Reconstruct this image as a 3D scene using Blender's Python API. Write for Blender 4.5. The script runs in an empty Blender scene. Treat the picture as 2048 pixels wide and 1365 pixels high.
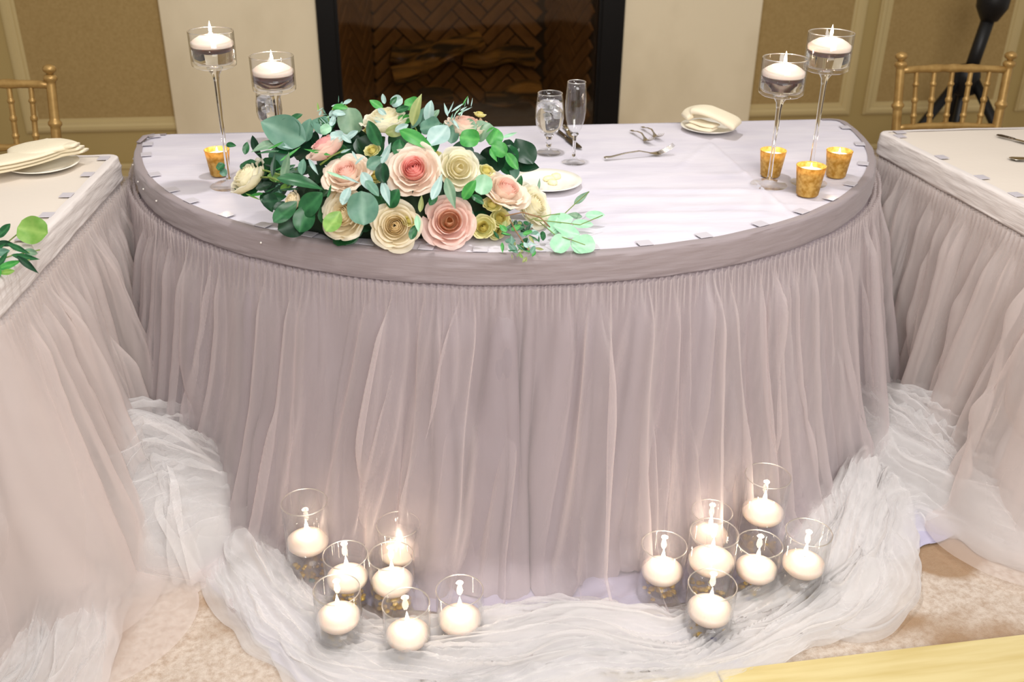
import bpy, bmesh, math, random
import numpy as np
from mathutils import Vector, Matrix
random.seed(7); rng = np.random.default_rng(7)
S = bpy.context.scene; COL = S.collection
PI = math.pi

# ------------------------------------------------------------------ camera
FPX, CX, CY, CZ, PITCH, YAW, ROLL = 1985.4, -0.36662, -2.92284, 1.56385, 0.4779, 0.1333, 0.0129
W, H = 2048, 1365
def cam_rows():
    f = np.array([math.sin(YAW)*math.cos(PITCH), math.cos(YAW)*math.cos(PITCH), -math.sin(PITCH)])
    r = np.array([math.cos(YAW), -math.sin(YAW), 0.0]); u = np.cross(r, f)
    c, s = math.cos(ROLL), math.sin(ROLL)
    return np.array([c*r+s*u, -s*r+c*u, f])
CR = cam_rows(); CAMP = np.array([CX, CY, CZ])
def ray(u, v):
    d = np.array([(u-W/2)/FPX, (H/2-v)/FPX, 1.0]) @ CR
    return d/np.linalg.norm(d)
def onz(u, v, z):
    d = ray(u, v); return CAMP + d*((z-CZ)/d[2])
def ony(u, v, y):
    d = ray(u, v); return CAMP + d*((y-CY)/d[1])
def depth(p): return float((np.array(p)-CAMP) @ CR[2])
def pxm(p): return FPX/depth(p)
cd = bpy.data.cameras.new('camera'); cam = bpy.data.objects.new('camera', cd); COL.objects.link(cam)
cam.matrix_world = Matrix(((CR[0][0], CR[1][0], -CR[2][0], CX), (CR[0][1], CR[1][1], -CR[2][1], CY),
                           (CR[0][2], CR[1][2], -CR[2][2], CZ), (0, 0, 0, 1)))
cd.sensor_width = 36; cd.lens = FPX*36/W; cd.clip_start = .05; cd.clip_end = 60
cd.dof.use_dof = True; cd.dof.focus_distance = 2.3; cd.dof.aperture_fstop = 3.2
S.camera = cam

# ------------------------------------------------------------------ light
wd = bpy.data.worlds.new('world'); S.world = wd; wd.use_nodes = True
bg = wd.node_tree.nodes['Background']; bg.inputs[0].default_value = (1.0, .93, .84, 1); bg.inputs[1].default_value = .38
def area(name, loc, target, size, power, col, shape='DISK', spread=PI):
    l = bpy.data.lights.new(name, 'AREA'); l.shape = shape; l.size = size; l.energy = power; l.color = col; l.spread = spread
    o = bpy.data.objects.new(name, l); COL.objects.link(o); o.location = loc
    o.rotation_euler = (Vector(target)-Vector(loc)).to_track_quat('-Z', 'Y').to_euler(); return o
area('ceiling_downlight', (-.05, -.55, 3.3), (-.05, -.6, 0), .10, 15, (1, .98, .98), spread=2.2)
area('ceiling_downlight', (-1.15, -1.9, 3.3), (-1.15, -1.1, 0), .3, 7, (1, .96, .91), spread=2.2)
area('ceiling_downlight', (1.25, -1.9, 3.3), (1.25, -1.1, 0), .3, 4, (1, .96, .91), spread=2.2)
area('bounced_flash', (.3, -3.7, 2.6), (0, -.8, .4), 1.8, 100, (1, .97, .95), 'SQUARE')
S.view_settings.view_transform = 'Standard'; S.view_settings.look = 'None'
S.view_settings.exposure = 0.12; S.view_settings.gamma = 1.0; S.view_settings.use_curve_mapping = False
S.cycles.max_bounces = 10; S.cycles.transparent_max_bounces = 24; S.cycles.glossy_bounces = 4
S.cycles.transmission_bounces = 8; S.cycles.diffuse_bounces = 3
S.cycles.caustics_reflective = False; S.cycles.caustics_refractive = False
S.cycles.sample_clamp_indirect = 4.0

# ------------------------------------------------------------------ materials
def srgb(r, g, b):
    f = lambda c: (c/255/12.92) if c/255 <= .04045 else ((c/255+.055)/1.055)**2.4
    return (f(r), f(g), f(b), 1)
def newmat(name):
    m = bpy.data.materials.new(name); m.use_nodes = True; nt = m.node_tree
    for n in list(nt.nodes): nt.nodes.remove(n)
    out = nt.nodes.new('ShaderNodeOutputMaterial'); return m, nt, out
def N(nt, t, **k):
    n = nt.nodes.new(t)
    for a, b in k.items():
        if a.startswith('i_'):
            n.inputs[a[2:].replace('_', ' ')].default_value = b
        else: setattr(n, a, b)
    return n
def principled(name, col, rough=.5, metal=0, noise=None, bump=None, sheen=0, sub=0, coat=0, spec=.5):
    """noise=(scale, colour2, detail, lo, hi, stretch) bump=(scale, strength, stretch)"""
    m, nt, out = newmat(name); L = nt.links.new
    p = N(nt, 'ShaderNodeBsdfPrincipled'); p.inputs['Base Color'].default_value = col
    p.inputs['Roughness'].default_value = rough; p.inputs['Metallic'].default_value = metal
    p.inputs['Specular IOR Level'].default_value = spec
    if sheen: p.inputs['Sheen Weight'].default_value = sheen
    if coat: p.inputs['Coat Weight'].default_value = coat
    if sub:
        p.inputs['Subsurface Weight'].default_value = sub; p.inputs['Subsurface Radius'].default_value = (.02, .012, .008)
        p.inputs['Subsurface Scale'].default_value = 1.0
    tc = N(nt, 'ShaderNodeTexCoord')
    def nz(sc, det, st):
        mp = N(nt, 'ShaderNodeMapping'); mp.inputs['Scale'].default_value = st
        n = N(nt, 'ShaderNodeTexNoise'); n.inputs['Scale'].default_value = sc; n.inputs['Detail'].default_value = det
        L(tc.outputs['Object'], mp.inputs[0]); L(mp.outputs[0], n.inputs['Vector']); return n
    if noise:
        sc, c2, det, lo, hi, st = noise
        n = nz(sc, det, st); r = N(nt, 'ShaderNodeMapRange'); r.inputs[1].default_value = lo; r.inputs[2].default_value = hi
        mx = N(nt, 'ShaderNodeMix', data_type='RGBA'); mx.inputs['A'].default_value = col; mx.inputs['B'].default_value = c2
        L(n.outputs['Fac'], r.inputs[0]); L(r.outputs[0], mx.inputs['Factor']); L(mx.outputs['Result'], p.inputs['Base Color'])
    if bump:
        sc, stn, st = bump
        n = nz(sc, 4, st); b = N(nt, 'ShaderNodeBump'); b.inputs['Strength'].default_value = stn; b.inputs['Distance'].default_value = .004
        L(n.outputs['Fac'], b.inputs['Height']); L(b.outputs[0], p.inputs['Normal'])
    L(p.outputs[0], out.inputs[0]); return m
def tulle_mat(name, col, a, b, pw=2.0, trans=.5):
    """sheer net: the flat sheet covers a share `a`, a sheet seen edge-on covers more, as real net does"""
    m, nt, out = newmat(name); L = nt.links.new
    tr = N(nt, 'ShaderNodeBsdfTransparent'); d = N(nt, 'ShaderNodeBsdfDiffuse'); d.inputs[0].default_value = col
    t = N(nt, 'ShaderNodeBsdfTranslucent'); t.inputs[0].default_value = col
    mx = N(nt, 'ShaderNodeMixShader'); mx.inputs[0].default_value = trans; L(d.outputs[0], mx.inputs[1]); L(t.outputs[0], mx.inputs[2])
    lw = N(nt, 'ShaderNodeLayerWeight'); lw.inputs['Blend'].default_value = .5
    pwn = N(nt, 'ShaderNodeMath', operation='POWER'); pwn.inputs[1].default_value = pw; L(lw.outputs['Facing'], pwn.inputs[0])
    ml = N(nt, 'ShaderNodeMath', operation='MULTIPLY_ADD', use_clamp=True); ml.inputs[1].default_value = b; ml.inputs[2].default_value = a
    L(pwn.outputs[0], ml.inputs[0])
    m2 = N(nt, 'ShaderNodeMixShader'); L(ml.outputs[0], m2.inputs[0]); L(tr.outputs[0], m2.inputs[1]); L(mx.outputs[0], m2.inputs[2])
    L(m2.outputs[0], out.inputs[0]); return m
def thin_glass(name, tint=(.97, .98, .98, 1), edge=.75, base=.04, gcol=(1, 1, 1, 1), rough=.03, pw=3.5, diff=None):
    m, nt, out = newmat(name); L = nt.links.new
    tr = N(nt, 'ShaderNodeBsdfTransparent'); tr.inputs[0].default_value = tint
    g = N(nt, 'ShaderNodeBsdfGlossy'); g.inputs[0].default_value = gcol; g.inputs['Roughness'].default_value = rough
    lw = N(nt, 'ShaderNodeLayerWeight'); lw.inputs['Blend'].default_value = .5
    p = N(nt, 'ShaderNodeMath', operation='POWER'); p.inputs[1].default_value = pw; L(lw.outputs['Facing'], p.inputs[0])
    a = N(nt, 'ShaderNodeMath', operation='MULTIPLY_ADD', use_clamp=True); a.inputs[1].default_value = edge; a.inputs[2].default_value = base
    L(p.outputs[0], a.inputs[0]); m2 = N(nt, 'ShaderNodeMixShader'); L(a.outputs[0], m2.inputs[0])
    L(tr.outputs[0], m2.inputs[1]); L(g.outputs[0], m2.inputs[2])
    L(m2.outputs[0], out.inputs[0]); return m
def refr(name, ior, col=(1, 1, 1, 1), rough=0):
    m, nt, out = newmat(name); g = N(nt, 'ShaderNodeBsdfGlass'); g.inputs['Color'].default_value = col
    g.inputs['IOR'].default_value = ior; g.inputs['Roughness'].default_value = rough; nt.links.new(g.outputs[0], out.inputs[0]); return m
def emit(name, col, st):
    m, nt, out = newmat(name); e = N(nt, 'ShaderNodeEmission'); e.inputs[0].default_value = col; e.inputs[1].default_value = st
    nt.links.new(e.outputs[0], out.inputs[0]); return m
def petal_mat(name, c1, c2):
    """petal colour runs from its foot (c1) to its rim (c2) by the stored attribute, plus fine veins"""
    m, nt, out = newmat(name); L = nt.links.new
    p = N(nt, 'ShaderNodeBsdfPrincipled'); p.inputs['Roughness'].default_value = .55; p.inputs['Specular IOR Level'].default_value = .2
    at = N(nt, 'ShaderNodeAttribute', attribute_name='along'); mx = N(nt, 'ShaderNodeMix', data_type='RGBA')
    mx.inputs['A'].default_value = c1; mx.inputs['B'].default_value = c2
    pw = N(nt, 'ShaderNodeMath', operation='POWER', use_clamp=True); pw.inputs[1].default_value = .6; L(at.outputs['Fac'], pw.inputs[0]); L(pw.outputs[0], mx.inputs['Factor'])
    L(mx.outputs['Result'], p.inputs['Base Color'])
    t = N(nt, 'ShaderNodeBsdfTranslucent'); L(mx.outputs['Result'], t.inputs[0]); ms = N(nt, 'ShaderNodeMixShader'); ms.inputs[0].default_value = .48
    L(p.outputs[0], ms.inputs[1]); L(t.outputs[0], ms.inputs[2]); L(ms.outputs[0], out.inputs[0]); return m
def leaf_mat(name, c, c2, rough=.45):
    m, nt, out = newmat(name); L = nt.links.new
    p = N(nt, 'ShaderNodeBsdfPrincipled'); p.inputs['Roughness'].default_value = rough; p.inputs['Specular IOR Level'].default_value = .45
    tc = N(nt, 'ShaderNodeTexCoord'); n = N(nt, 'ShaderNodeTexNoise'); n.inputs['Scale'].default_value = 3; L(tc.outputs['Object'], n.inputs['Vector'])
    at = N(nt, 'ShaderNodeAttribute', attribute_name='rib')
    mx = N(nt, 'ShaderNodeMix', data_type='RGBA'); mx.inputs['A'].default_value = c; mx.inputs['B'].default_value = c2
    ad = N(nt, 'ShaderNodeMath', operation='MULTIPLY_ADD', use_clamp=True); ad.inputs[1].default_value = .7; L(at.outputs['Fac'], ad.inputs[0])
    s = N(nt, 'ShaderNodeMapRange'); s.inputs[1].default_value = .35; s.inputs[2].default_value = .7; s.inputs[4].default_value = .6; L(n.outputs['Fac'], s.inputs[0]); L(s.outputs[0], ad.inputs[2])
    L(ad.outputs[0], mx.inputs['Factor']); L(mx.outputs['Result'], p.inputs['Base Color'])
    t = N(nt, 'ShaderNodeBsdfTranslucent'); L(mx.outputs['Result'], t.inputs[0]); ms = N(nt, 'ShaderNodeMixShader'); ms.inputs[0].default_value = .15
    L(p.outputs[0], ms.inputs[1]); L(t.outputs[0], ms.inputs[2]); L(ms.outputs[0], out.inputs[0]); return m

M = {}
one = (1, 1, 1)
M['wall'] = principled('wall_paint', srgb(174, 150, 94), .75, bump=(60, .15, one))
M['panel'] = principled('wall_paper', srgb(170, 142, 90), .8, noise=(90, srgb(158, 130, 78), 3, .3, .7, one), bump=(160, .3, one))
M['mould'] = principled('moulding_paint', srgb(196, 174, 122), .6)
M['cloth_top'] = principled('lavender_satin_cloth', srgb(220, 215, 224), .5, noise=(5, srgb(206, 201, 214), 4, .4, .75, (1, 3, 1)), bump=(18, .25, (1, 4, 1)), sheen=.15, spec=.35)
M['satin'] = principled('grey_lavender_satin', srgb(146, 135, 140), .45, bump=(120, .15, (1, 1, .2)), sheen=.1, spec=.35)
M['satin_pale'] = principled('pale_satin', srgb(192, 184, 182), .5, bump=(120, .15, (1, 1, .2)), sheen=.1, spec=.3)
M['hem_satin'] = principled('lilac_hem_satin', srgb(180, 176, 198), .45, spec=.35)
M['band'] = principled('grey_skirt_band', srgb(150, 138, 140), .6, bump=(40, .5, (.3, .3, 3)), sheen=.15)
M['band_pale'] = principled('pale_skirt_band', srgb(228, 220, 216), .6, bump=(40, .5, (.3, .3, 3)))
M['cream_cloth'] = principled('ivory_cloth', srgb(228, 217, 204), .7, bump=(50, .15, one))
M['napkin'] = principled('cream_napkin_cotton', srgb(240, 228, 200), .8, bump=(200, .3, one))
M['tulle'] = tulle_mat('white_tulle', srgb(240, 230, 230), .17, .95, 1.4)
M['tulle_pale'] = tulle_mat('pale_tulle', srgb(244, 234, 230), .28, .75, 1.3)
M['tulle_floor'] = tulle_mat('floor_tulle', srgb(246, 243, 242), .34, .60, 1.2, .35)
M['tulle_mist'] = tulle_mat('misty_tulle', srgb(246, 243, 242), .19, .62, 1.3, .35)
M['porcelain'] = principled('white_porcelain', srgb(246, 242, 230), .12, coat=.4)
M['butter'] = principled('pale_butter', srgb(246, 232, 186), .45, sub=.3)
M['steel'] = principled('silver_cutlery', srgb(205, 196, 180), .22, 1)
M['dark_steel'] = principled('dark_knife_steel', srgb(96, 82, 66), .3, 1)
M['wax'] = principled('white_wax', srgb(255, 229, 212), .5, sub=.4)
M['flame'] = emit('candle_flame', (1, .84, .62, 1), 22)
M['wick'] = principled('burnt_wick', srgb(70, 50, 36), .9)
M['glass'] = thin_glass('clear_glass', tint=(.992, .995, .995, 1), edge=.8, base=.045, pw=4.5)
M['glass_solid'] = refr('solid_glass', 1.46, (.98, .98, .98, 1))
M['water'] = refr('water', 1.33)
M['water_thin'] = thin_glass('still_water', tint=(.985, .99, 1, 1), edge=.3, base=.02)
M['rim'] = thin_glass('glass_rim', tint=(.92, .90, .86, 1), edge=.5, base=.42, gcol=(1, .97, .92, 1), rough=.3, pw=1.2)
M['ice'] = thin_glass('ice', tint=(.85, .86, .88, 1), edge=.7, base=.3, rough=.25, pw=1.3)
M['gold_peb'] = principled('gold_glass_gems', srgb(246, 206, 84), .15, .3, noise=(40, srgb(190, 150, 44), 3, .4, .6, one), coat=.5)
M['blue_peb'] = principled('cobalt_glass_gem', srgb(26, 24, 110), .1, coat=1)
M['teal_peb'] = principled('teal_glass_gem', srgb(20, 130, 122), .1, coat=1)
M['gold'] = principled('gold_chair_paint', srgb(184, 148, 88), .38, .45, noise=(25, srgb(158, 122, 66), 4, .4, .7, one))
M['black'] = principled('black_metal', srgb(16, 14, 13), .45, .2)
M['blackframe'] = principled('black_fireplace_metal', srgb(14, 11, 9), .4, .5)
M['marble'] = principled('cream_marble', srgb(236, 220, 188), .28, noise=(1.3, srgb(216, 199, 166), 10, .50, .74, (1.6, 1, 1.0)), coat=.15)
M['brick'] = principled('firebrick', srgb(118, 84, 46), .9, noise=(12, srgb(92, 62, 32), 4, .4, .7, one), bump=(50, .5, one))
M['mortar'] = principled('dark_mortar', srgb(34, 23, 13), .95)
M['log'] = principled('ceramic_log', srgb(128, 94, 44), .9, noise=(7, srgb(34, 24, 12), 6, .42, .6, (.25, 4, 4)), bump=(12, 1, (.2, 3, 3)))
M['ember'] = principled('ash_bed', srgb(44, 34, 20), 1, bump=(60, 1, one))
M['fire_glass'] = thin_glass('fireplace_glass', tint=(.86, .80, .70, 1), edge=.7, base=.07, gcol=(.9, .85, .8, 1), rough=.05, pw=4)
M['board'] = principled('pale_yellow_board', srgb(212, 196, 142), .4, noise=(3, srgb(198, 178, 118), 6, .4, .7, (1.2, 14, 1)), coat=.2)
M['clip'] = thin_glass('plastic_clip', tint=(.86, .84, .86, 1), edge=.4, base=.08, rough=.3, pw=1.5)
M['pearl'] = principled('pearl_pin', srgb(245, 240, 232), .2, coat=.8)
M['velcro'] = principled('frosted_clip', srgb(205, 201, 209), .3)
M['dark_wood'] = principled('table_plywood', srgb(150, 118, 80), .6)
M['stem'] = principled('green_stem', srgb(118, 140, 66), .5)
M['twig'] = principled('brown_twig', srgb(140, 104, 70), .6)
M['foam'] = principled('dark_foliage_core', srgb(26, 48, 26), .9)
M['cushion'] = principled('ivory_cushion', srgb(222, 210, 184), .8)

# carpet: large soft two-tone patches with cut pile grain
def carpet():
    m, nt, out = newmat('patterned_carpet'); L = nt.links.new
    tc = N(nt, 'ShaderNodeTexCoord'); p = N(nt, 'ShaderNodeBsdfPrincipled'); p.inputs['Roughness'].default_value = .95
    def noise(sc, det, rg=.5, dist=0):
        n = N(nt, 'ShaderNodeTexNoise'); n.inputs['Scale'].default_value = sc; n.inputs['Detail'].default_value = det
        n.inputs['Roughness'].default_value = rg; n.inputs['Distortion'].default_value = dist; L(tc.outputs['Object'], n.inputs['Vector']); return n
    a = noise(2.4, 2, .5, .6); r = N(nt, 'ShaderNodeMapRange'); r.inputs[1].default_value = .47; r.inputs[2].default_value = .53; L(a.outputs['Fac'], r.inputs[0])
    mx = N(nt, 'ShaderNodeMix', data_type='RGBA'); mx.inputs['A'].default_value = srgb(208, 194, 180); mx.inputs['B'].default_value = srgb(164, 136, 108)
    L(r.outputs[0], mx.inputs['Factor'])
    b = noise(60, 5, .7); r2 = N(nt, 'ShaderNodeMapRange'); r2.inputs[1].default_value = .4; r2.inputs[2].default_value = .66; L(b.outputs['Fac'], r2.inputs[0])
    m2 = N(nt, 'ShaderNodeMix', data_type='RGBA'); m2.inputs['B'].default_value = srgb(150, 118, 88); sc = N(nt, 'ShaderNodeMath', operation='MULTIPLY'); sc.inputs[1].default_value = .55
    L(r2.outputs[0], sc.inputs[0]); L(sc.outputs[0], m2.inputs['Factor']); L(mx.outputs['Result'], m2.inputs['A']); L(m2.outputs['Result'], p.inputs['Base Color'])
    c = noise(450, 2); bp = N(nt, 'ShaderNodeBump'); bp.inputs['Strength'].default_value = .6; bp.inputs['Distance'].default_value = .004
    L(c.outputs['Fac'], bp.inputs['Height']); L(bp.outputs[0], p.inputs['Normal']); L(p.outputs[0], out.inputs[0]); return m
M['carpet'] = carpet()
# mercury gold votive glass
def mercury():
    m, nt, out = newmat('gold_mercury_glass'); L = nt.links.new
    tc = N(nt, 'ShaderNodeTexCoord'); n = N(nt, 'ShaderNodeTexNoise'); n.inputs['Scale'].default_value = 90; n.inputs['Detail'].default_value = 6
    L(tc.outputs['Object'], n.inputs['Vector'])
    r = N(nt, 'ShaderNodeMapRange'); r.inputs[1].default_value = .38; r.inputs[2].default_value = .66; L(n.outputs['Fac'], r.inputs[0])
    mx = N(nt, 'ShaderNodeMix', data_type='RGBA'); mx.inputs['A'].default_value = srgb(250, 214, 122); mx.inputs['B'].default_value = srgb(214, 162, 62); L(r.outputs[0], mx.inputs['Factor'])
    g = N(nt, 'ShaderNodeBsdfPrincipled'); g.inputs['Metallic'].default_value = .35; g.inputs['Roughness'].default_value = .35; L(mx.outputs['Result'], g.inputs['Base Color'])
    t = N(nt, 'ShaderNodeBsdfTranslucent'); L(mx.outputs['Result'], t.inputs[0]); ms = N(nt, 'ShaderNodeMixShader'); ms.inputs[0].default_value = .45
    L(g.outputs[0], ms.inputs[1]); L(t.outputs[0], ms.inputs[2]); L(ms.outputs[0], out.inputs[0]); return m
M['mercury'] = mercury()

# ------------------------------------------------------------------ object helpers
def mesh(name, V, F, smooth=True):
    me = bpy.data.meshes.new(name); me.from_pydata([tuple(map(float, v)) for v in V], [], [tuple(map(int, f)) for f in F])
    if smooth: me.polygons.foreach_set('use_smooth', [True]*len(me.polygons))
    me.update(); return me
def link(name, me, mat=None, parent=None, loc=None):
    o = bpy.data.objects.new(name, me)
    if mat is not None and me is not None and len(me.materials) == 0: me.materials.append(M[mat] if isinstance(mat, str) else mat)
    COL.objects.link(o)
    if parent is not None: o.parent = parent
    if loc is not None: o.location = loc
    return o
def obj(name, V, F, mat, parent=None, smooth=True, loc=None): return link(name, mesh(name, V, F, smooth), mat, parent, loc)
def thing(name, label, cat, loc=(0, 0, 0), rz=0, group=None):
    o = bpy.data.objects.new(name, None); COL.objects.link(o); o.location = loc; o.rotation_euler = (0, 0, rz)
    o['label'] = label; o['category'] = cat
    if group: o['group'] = group
    return o
def tag(o, label, cat, group=None, kind=None):
    o['label'] = label; o['category'] = cat
    if group: o['group'] = group
    if kind: o['kind'] = kind
    return o
def struct(o): o['kind'] = 'structure'; return o
class MB:
    def __init__(s): s.V = []; s.F = []
    def add(s, V, F):
        n = len(s.V); s.V += [tuple(v) for v in V]; s.F += [tuple(i+n for i in f) for f in F]; return s
    def box(s, x0, y0, z0, x1, y1, z1, b=0):
        if b <= 0:
            V = [(x, y, z) for x in (x0, x1) for y in (y0, y1) for z in (z0, z1)]
            return s.add(V, [(0, 1, 3, 2), (4, 6, 7, 5), (0, 4, 5, 1), (2, 3, 7, 6), (0, 2, 6, 4), (1, 5, 7, 3)])
        bm = bmesh.new(); bmesh.ops.create_cube(bm, size=1)
        for v in bm.verts: v.co = Vector(((x0+x1)/2+v.co.x*(x1-x0), (y0+y1)/2+v.co.y*(y1-y0), (z0+z1)/2+v.co.z*(z1-z0)))
        bmesh.ops.bevel(bm, geom=bm.edges[:], offset=b, segments=1, affect='EDGES'); bm.verts.index_update()
        V = [v.co[:] for v in bm.verts]; F = [[v.index for v in f.verts] for f in bm.faces]; bm.free(); return s.add(V, F)
    def lathe(s, prof, n=40, c=(0, 0, 0), close=False):
        V = []; F = []; m = len(prof)
        for r, z in prof:
            for k in range(n):
                a = 2*PI*k/n; V.append((c[0]+r*math.cos(a), c[1]+r*math.sin(a), c[2]+z))
        for i in range(m-1):
            for k in range(n): F.append((i*n+k, i*n+(k+1) % n, (i+1)*n+(k+1) % n, (i+1)*n+k))
        if prof[0][0] > 1e-5 and close: F.append(tuple(reversed(range(n))))
        if prof[-1][0] > 1e-5 and close: F.append(tuple((m-1)*n+k for k in range(n)))
        return s.add(V, F)
    def tube(s, pts, rad, n=8, cap=True):
        P = [Vector(p) for p in pts]; m = len(P)
        rr = rad if hasattr(rad, '__len__') else [rad]*m
        V = []; F = []; up = None
        for i, p in enumerate(P):
            t = (P[min(i+1, m-1)]-P[max(i-1, 0)]).normalized()
            if up is None: up = Vector((0, 0, 1)) if abs(t.z) < .9 else Vector((1, 0, 0))
            a = (up-t*up.dot(t)).normalized(); b = t.cross(a); up = a
            for k in range(n):
                th = 2*PI*k/n; V.append(tuple(p+(a*math.cos(th)+b*math.sin(th))*rr[i]))
        for i in range(m-1):
            for k in range(n): F.append((i*n+k, i*n+(k+1) % n, (i+1)*n+(k+1) % n, (i+1)*n+k))
        if cap: F.append(tuple(reversed(range(n)))); F.append(tuple((m-1)*n+k for k in range(n)))
        return s.add(V, F)
    def bar(s, pts, wid, thk, nrm=(0, 0, 1), n=8):
        """flat bar swept along pts, width across, thickness along nrm"""
        P = [Vector(p) for p in pts]; m = len(P); V = []; F = []
        for i, p in enumerate(P):
            t = (P[min(i+1, m-1)]-P[max(i-1, 0)]).normalized(); b = Vector(nrm).cross(t).normalized(); a = t.cross(b)
            for k in range(n):
                th = 2*PI*k/n; V.append(tuple(p+b*math.cos(th)*wid[i]/2+a*math.sin(th)*thk[i]/2))
        for i in range(m-1):
            for k in range(n): F.append((i*n+k, i*n+(k+1) % n, (i+1)*n+(k+1) % n, (i+1)*n+k))
        F.append(tuple(reversed(range(n)))); F.append(tuple((m-1)*n+k for k in range(n))); return s.add(V, F)
    def build(s, name, mat, parent=None, smooth=False, loc=None): return obj(name, s.V, s.F, mat, parent, smooth, loc)
def autosmooth(o, ang=.6):
    me = o.data; me.polygons.foreach_set('use_smooth', [True]*len(me.polygons)); me.set_sharp_from_angle(angle=ang); return o
def grid_mesh(name, X, Y, Z, mat, parent=None, mask=None):
    n, m = X.shape; V = np.stack([X.ravel(), Y.ravel(), Z.ravel()], 1)
    idx = np.arange(n*m).reshape(n, m); F = np.stack([idx[:-1, :-1], idx[1:, :-1], idx[1:, 1:], idx[:-1, 1:]], -1).reshape(-1, 4)
    if mask is not None:
        mk = mask.ravel(); F = F[mk[F].all(1)]
    me = bpy.data.meshes.new(name); me.vertices.add(len(V)); me.vertices.foreach_set('co', V.ravel())
    me.loops.add(F.size); me.loops.foreach_set('vertex_index', F.ravel().astype(np.int32))
    me.polygons.add(len(F)); me.polygons.foreach_set('loop_start', np.arange(0, F.size, 4, dtype=np.int32))
    me.polygons.foreach_set('use_smooth', np.ones(len(F), bool)); me.update(); me.validate()
    return link(name, me, mat, parent)
# numpy gradient noise -----------------------------------------------------
_perm = np.random.default_rng(3).permutation(256); _perm = np.concatenate([_perm, _perm, _perm])
_grad = np.random.default_rng(5).uniform(0, 2*PI, 256)
def pn(x, y, seed=0):
    x = np.asarray(x, float)+seed*17.31; y = np.asarray(y, float)+seed*9.7; x, y = np.broadcast_arrays(x, y)
    xi = np.floor(x).astype(int); yi = np.floor(y).astype(int); xf = x-xi; yf = y-yi
    def g(ix, iy, dx, dy):
        a = _grad[_perm[(_perm[ix & 255]+iy) & 255]]; return np.cos(a)*dx+np.sin(a)*dy
    u = xf**3*(xf*(xf*6-15)+10); v = yf**3*(yf*(yf*6-15)+10)
    a = g(xi, yi, xf, yf)*(1-u)+g(xi+1, yi, xf-1, yf)*u; b = g(xi, yi+1, xf, yf-1)*(1-u)+g(xi+1, yi+1, xf-1, yf-1)*u
    return (a*(1-v)+b*v)*1.5
def ridge(x, y, seed=0, p=1.6):
    return np.clip(1-np.abs(pn(x, y, seed))*2.6, 0, 1)**p
def sstep(a, b, x): t = np.clip((x-a)/(b-a), 0, 1); return t*t*(3-2*t)

# ================================================================== setting
YW = 1.80
mb = MB(); mb.box(-4.5, -4.5, -.05, 4.5, YW+.55, 0); struct(mb.build('floor', 'carpet'))
o = MB(); fx0, fx1 = ony(668, 0, YW-.05)[0], ony(1205, 0, YW-.05)[0]
bx0, bx1 = ony(630, 0, YW-.06)[0], ony(1252, 0, YW-.06)[0]
mx0, mx1 = ony(315, 0, YW-.04)[0], ony(1527, 0, YW-.04)[0]
wl = struct(MB().box(-4.5, YW, 0, fx0-.03, YW+.12, 2.6).box(fx1+.03, YW, 0, 4.5, YW+.12, 2.6).box(fx0-.03, YW, 1.35, fx1+.03, YW+.12, 2.6).build('wall_back', 'wall'))
struct(MB().box(-4.5, YW-.018, 0, mx0-.005, YW-.001, .13).box(-4.5, YW-.024, .115, mx0-.005, YW-.001, .14, .004)
       .box(mx1+.005, YW-.018, 0, 4.5, YW-.001, .13).box(mx1+.005, YW-.024, .115, 4.5, YW-.001, .14, .004).build('baseboard_back', 'mould'))
def mould_profile(w, d):   # stepped picture-frame moulding profile (offset across, depth)
    return [(0, 0), (0, d*.55), (w*.12, d*.6), (w*.16, d*.95), (w*.42, d), (w*.55, d*.7), (w*.75, d*.62), (w*.8, d*.35), (w, d*.28), (w, 0)]
def frame_mould(name, x0, x1, z0, z1, w=.062, d=.02):
    pr = mould_profile(w, d); cor = [(x0, z0, 1, 1), (x1, z0, -1, 1), (x1, z1, -1, -1), (x0, z1, 1, -1)]
    V = []; F = []; m = len(pr)
    for (x, z, sx, sz) in cor:
        for (a, dd) in pr: V.append((x+sx*a, YW-.001-dd, z+sz*a))
    for c in range(4):
        for k in range(m-1): F.append((c*m+k, ((c+1) % 4)*m+k, ((c+1) % 4)*m+k+1, c*m+k+1))
    return autosmooth(struct(obj(name, V, F, 'mould')), .5)
PZ0, PZ1 = .295, 2.3
panels = [(-3.4, -2.13), (-1.985, mx0+.25), (mx1-.25, 1.965), (2.035, 2.79), (2.86, 3.9)]
for i, (a, b) in enumerate(panels):
    frame_mould('trim_%d' % (i+1), a, b, PZ0, PZ1)
    p = struct(MB().box(a+.055, YW-.006, PZ0+.055, b-.055, YW-.0005, PZ1-.055).build('wall_panel', 'panel', wl))

# ------------------------------------------------------------------ fireplace
fp = thing('fireplace', 'built-in fireplace with cream marble surround, black frame and dark glass front', 'fireplace', (0, YW, 0))
def P(name, mbx, mat, parent, smooth=False):
    """child mesh given in world coordinates under a parent standing at an offset"""
    o = mbx.build(name, mat, parent, smooth); l = parent.matrix_basis.translation
    o.data.transform(Matrix.Translation(-Vector(l))); return o
MZ = 1.62
P('marble_slab', MB().box(mx0, YW-.04, 0, bx0+.004, YW-.001, MZ, .003), 'marble', fp)
P('marble_slab', MB().box(bx1-.004, YW-.04, 0, mx1, YW-.001, MZ, .003), 'marble', fp)
P('marble_slab', MB().box(mx0, YW-.04, MZ+.002, mx1, YW-.001, 2.0, .003), 'marble', fp)
FZ = 1.3
fr = MB().box(bx0, YW-.06, 0, fx0, YW-.002, FZ, .004).box(fx1, YW-.06, 0, bx1, YW-.002, FZ, .004).box(bx0, YW-.06, FZ-.07, bx1, YW-.002, FZ, .004).box(bx0, YW-.06, .0, bx1, YW-.002, .10, .004)
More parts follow.
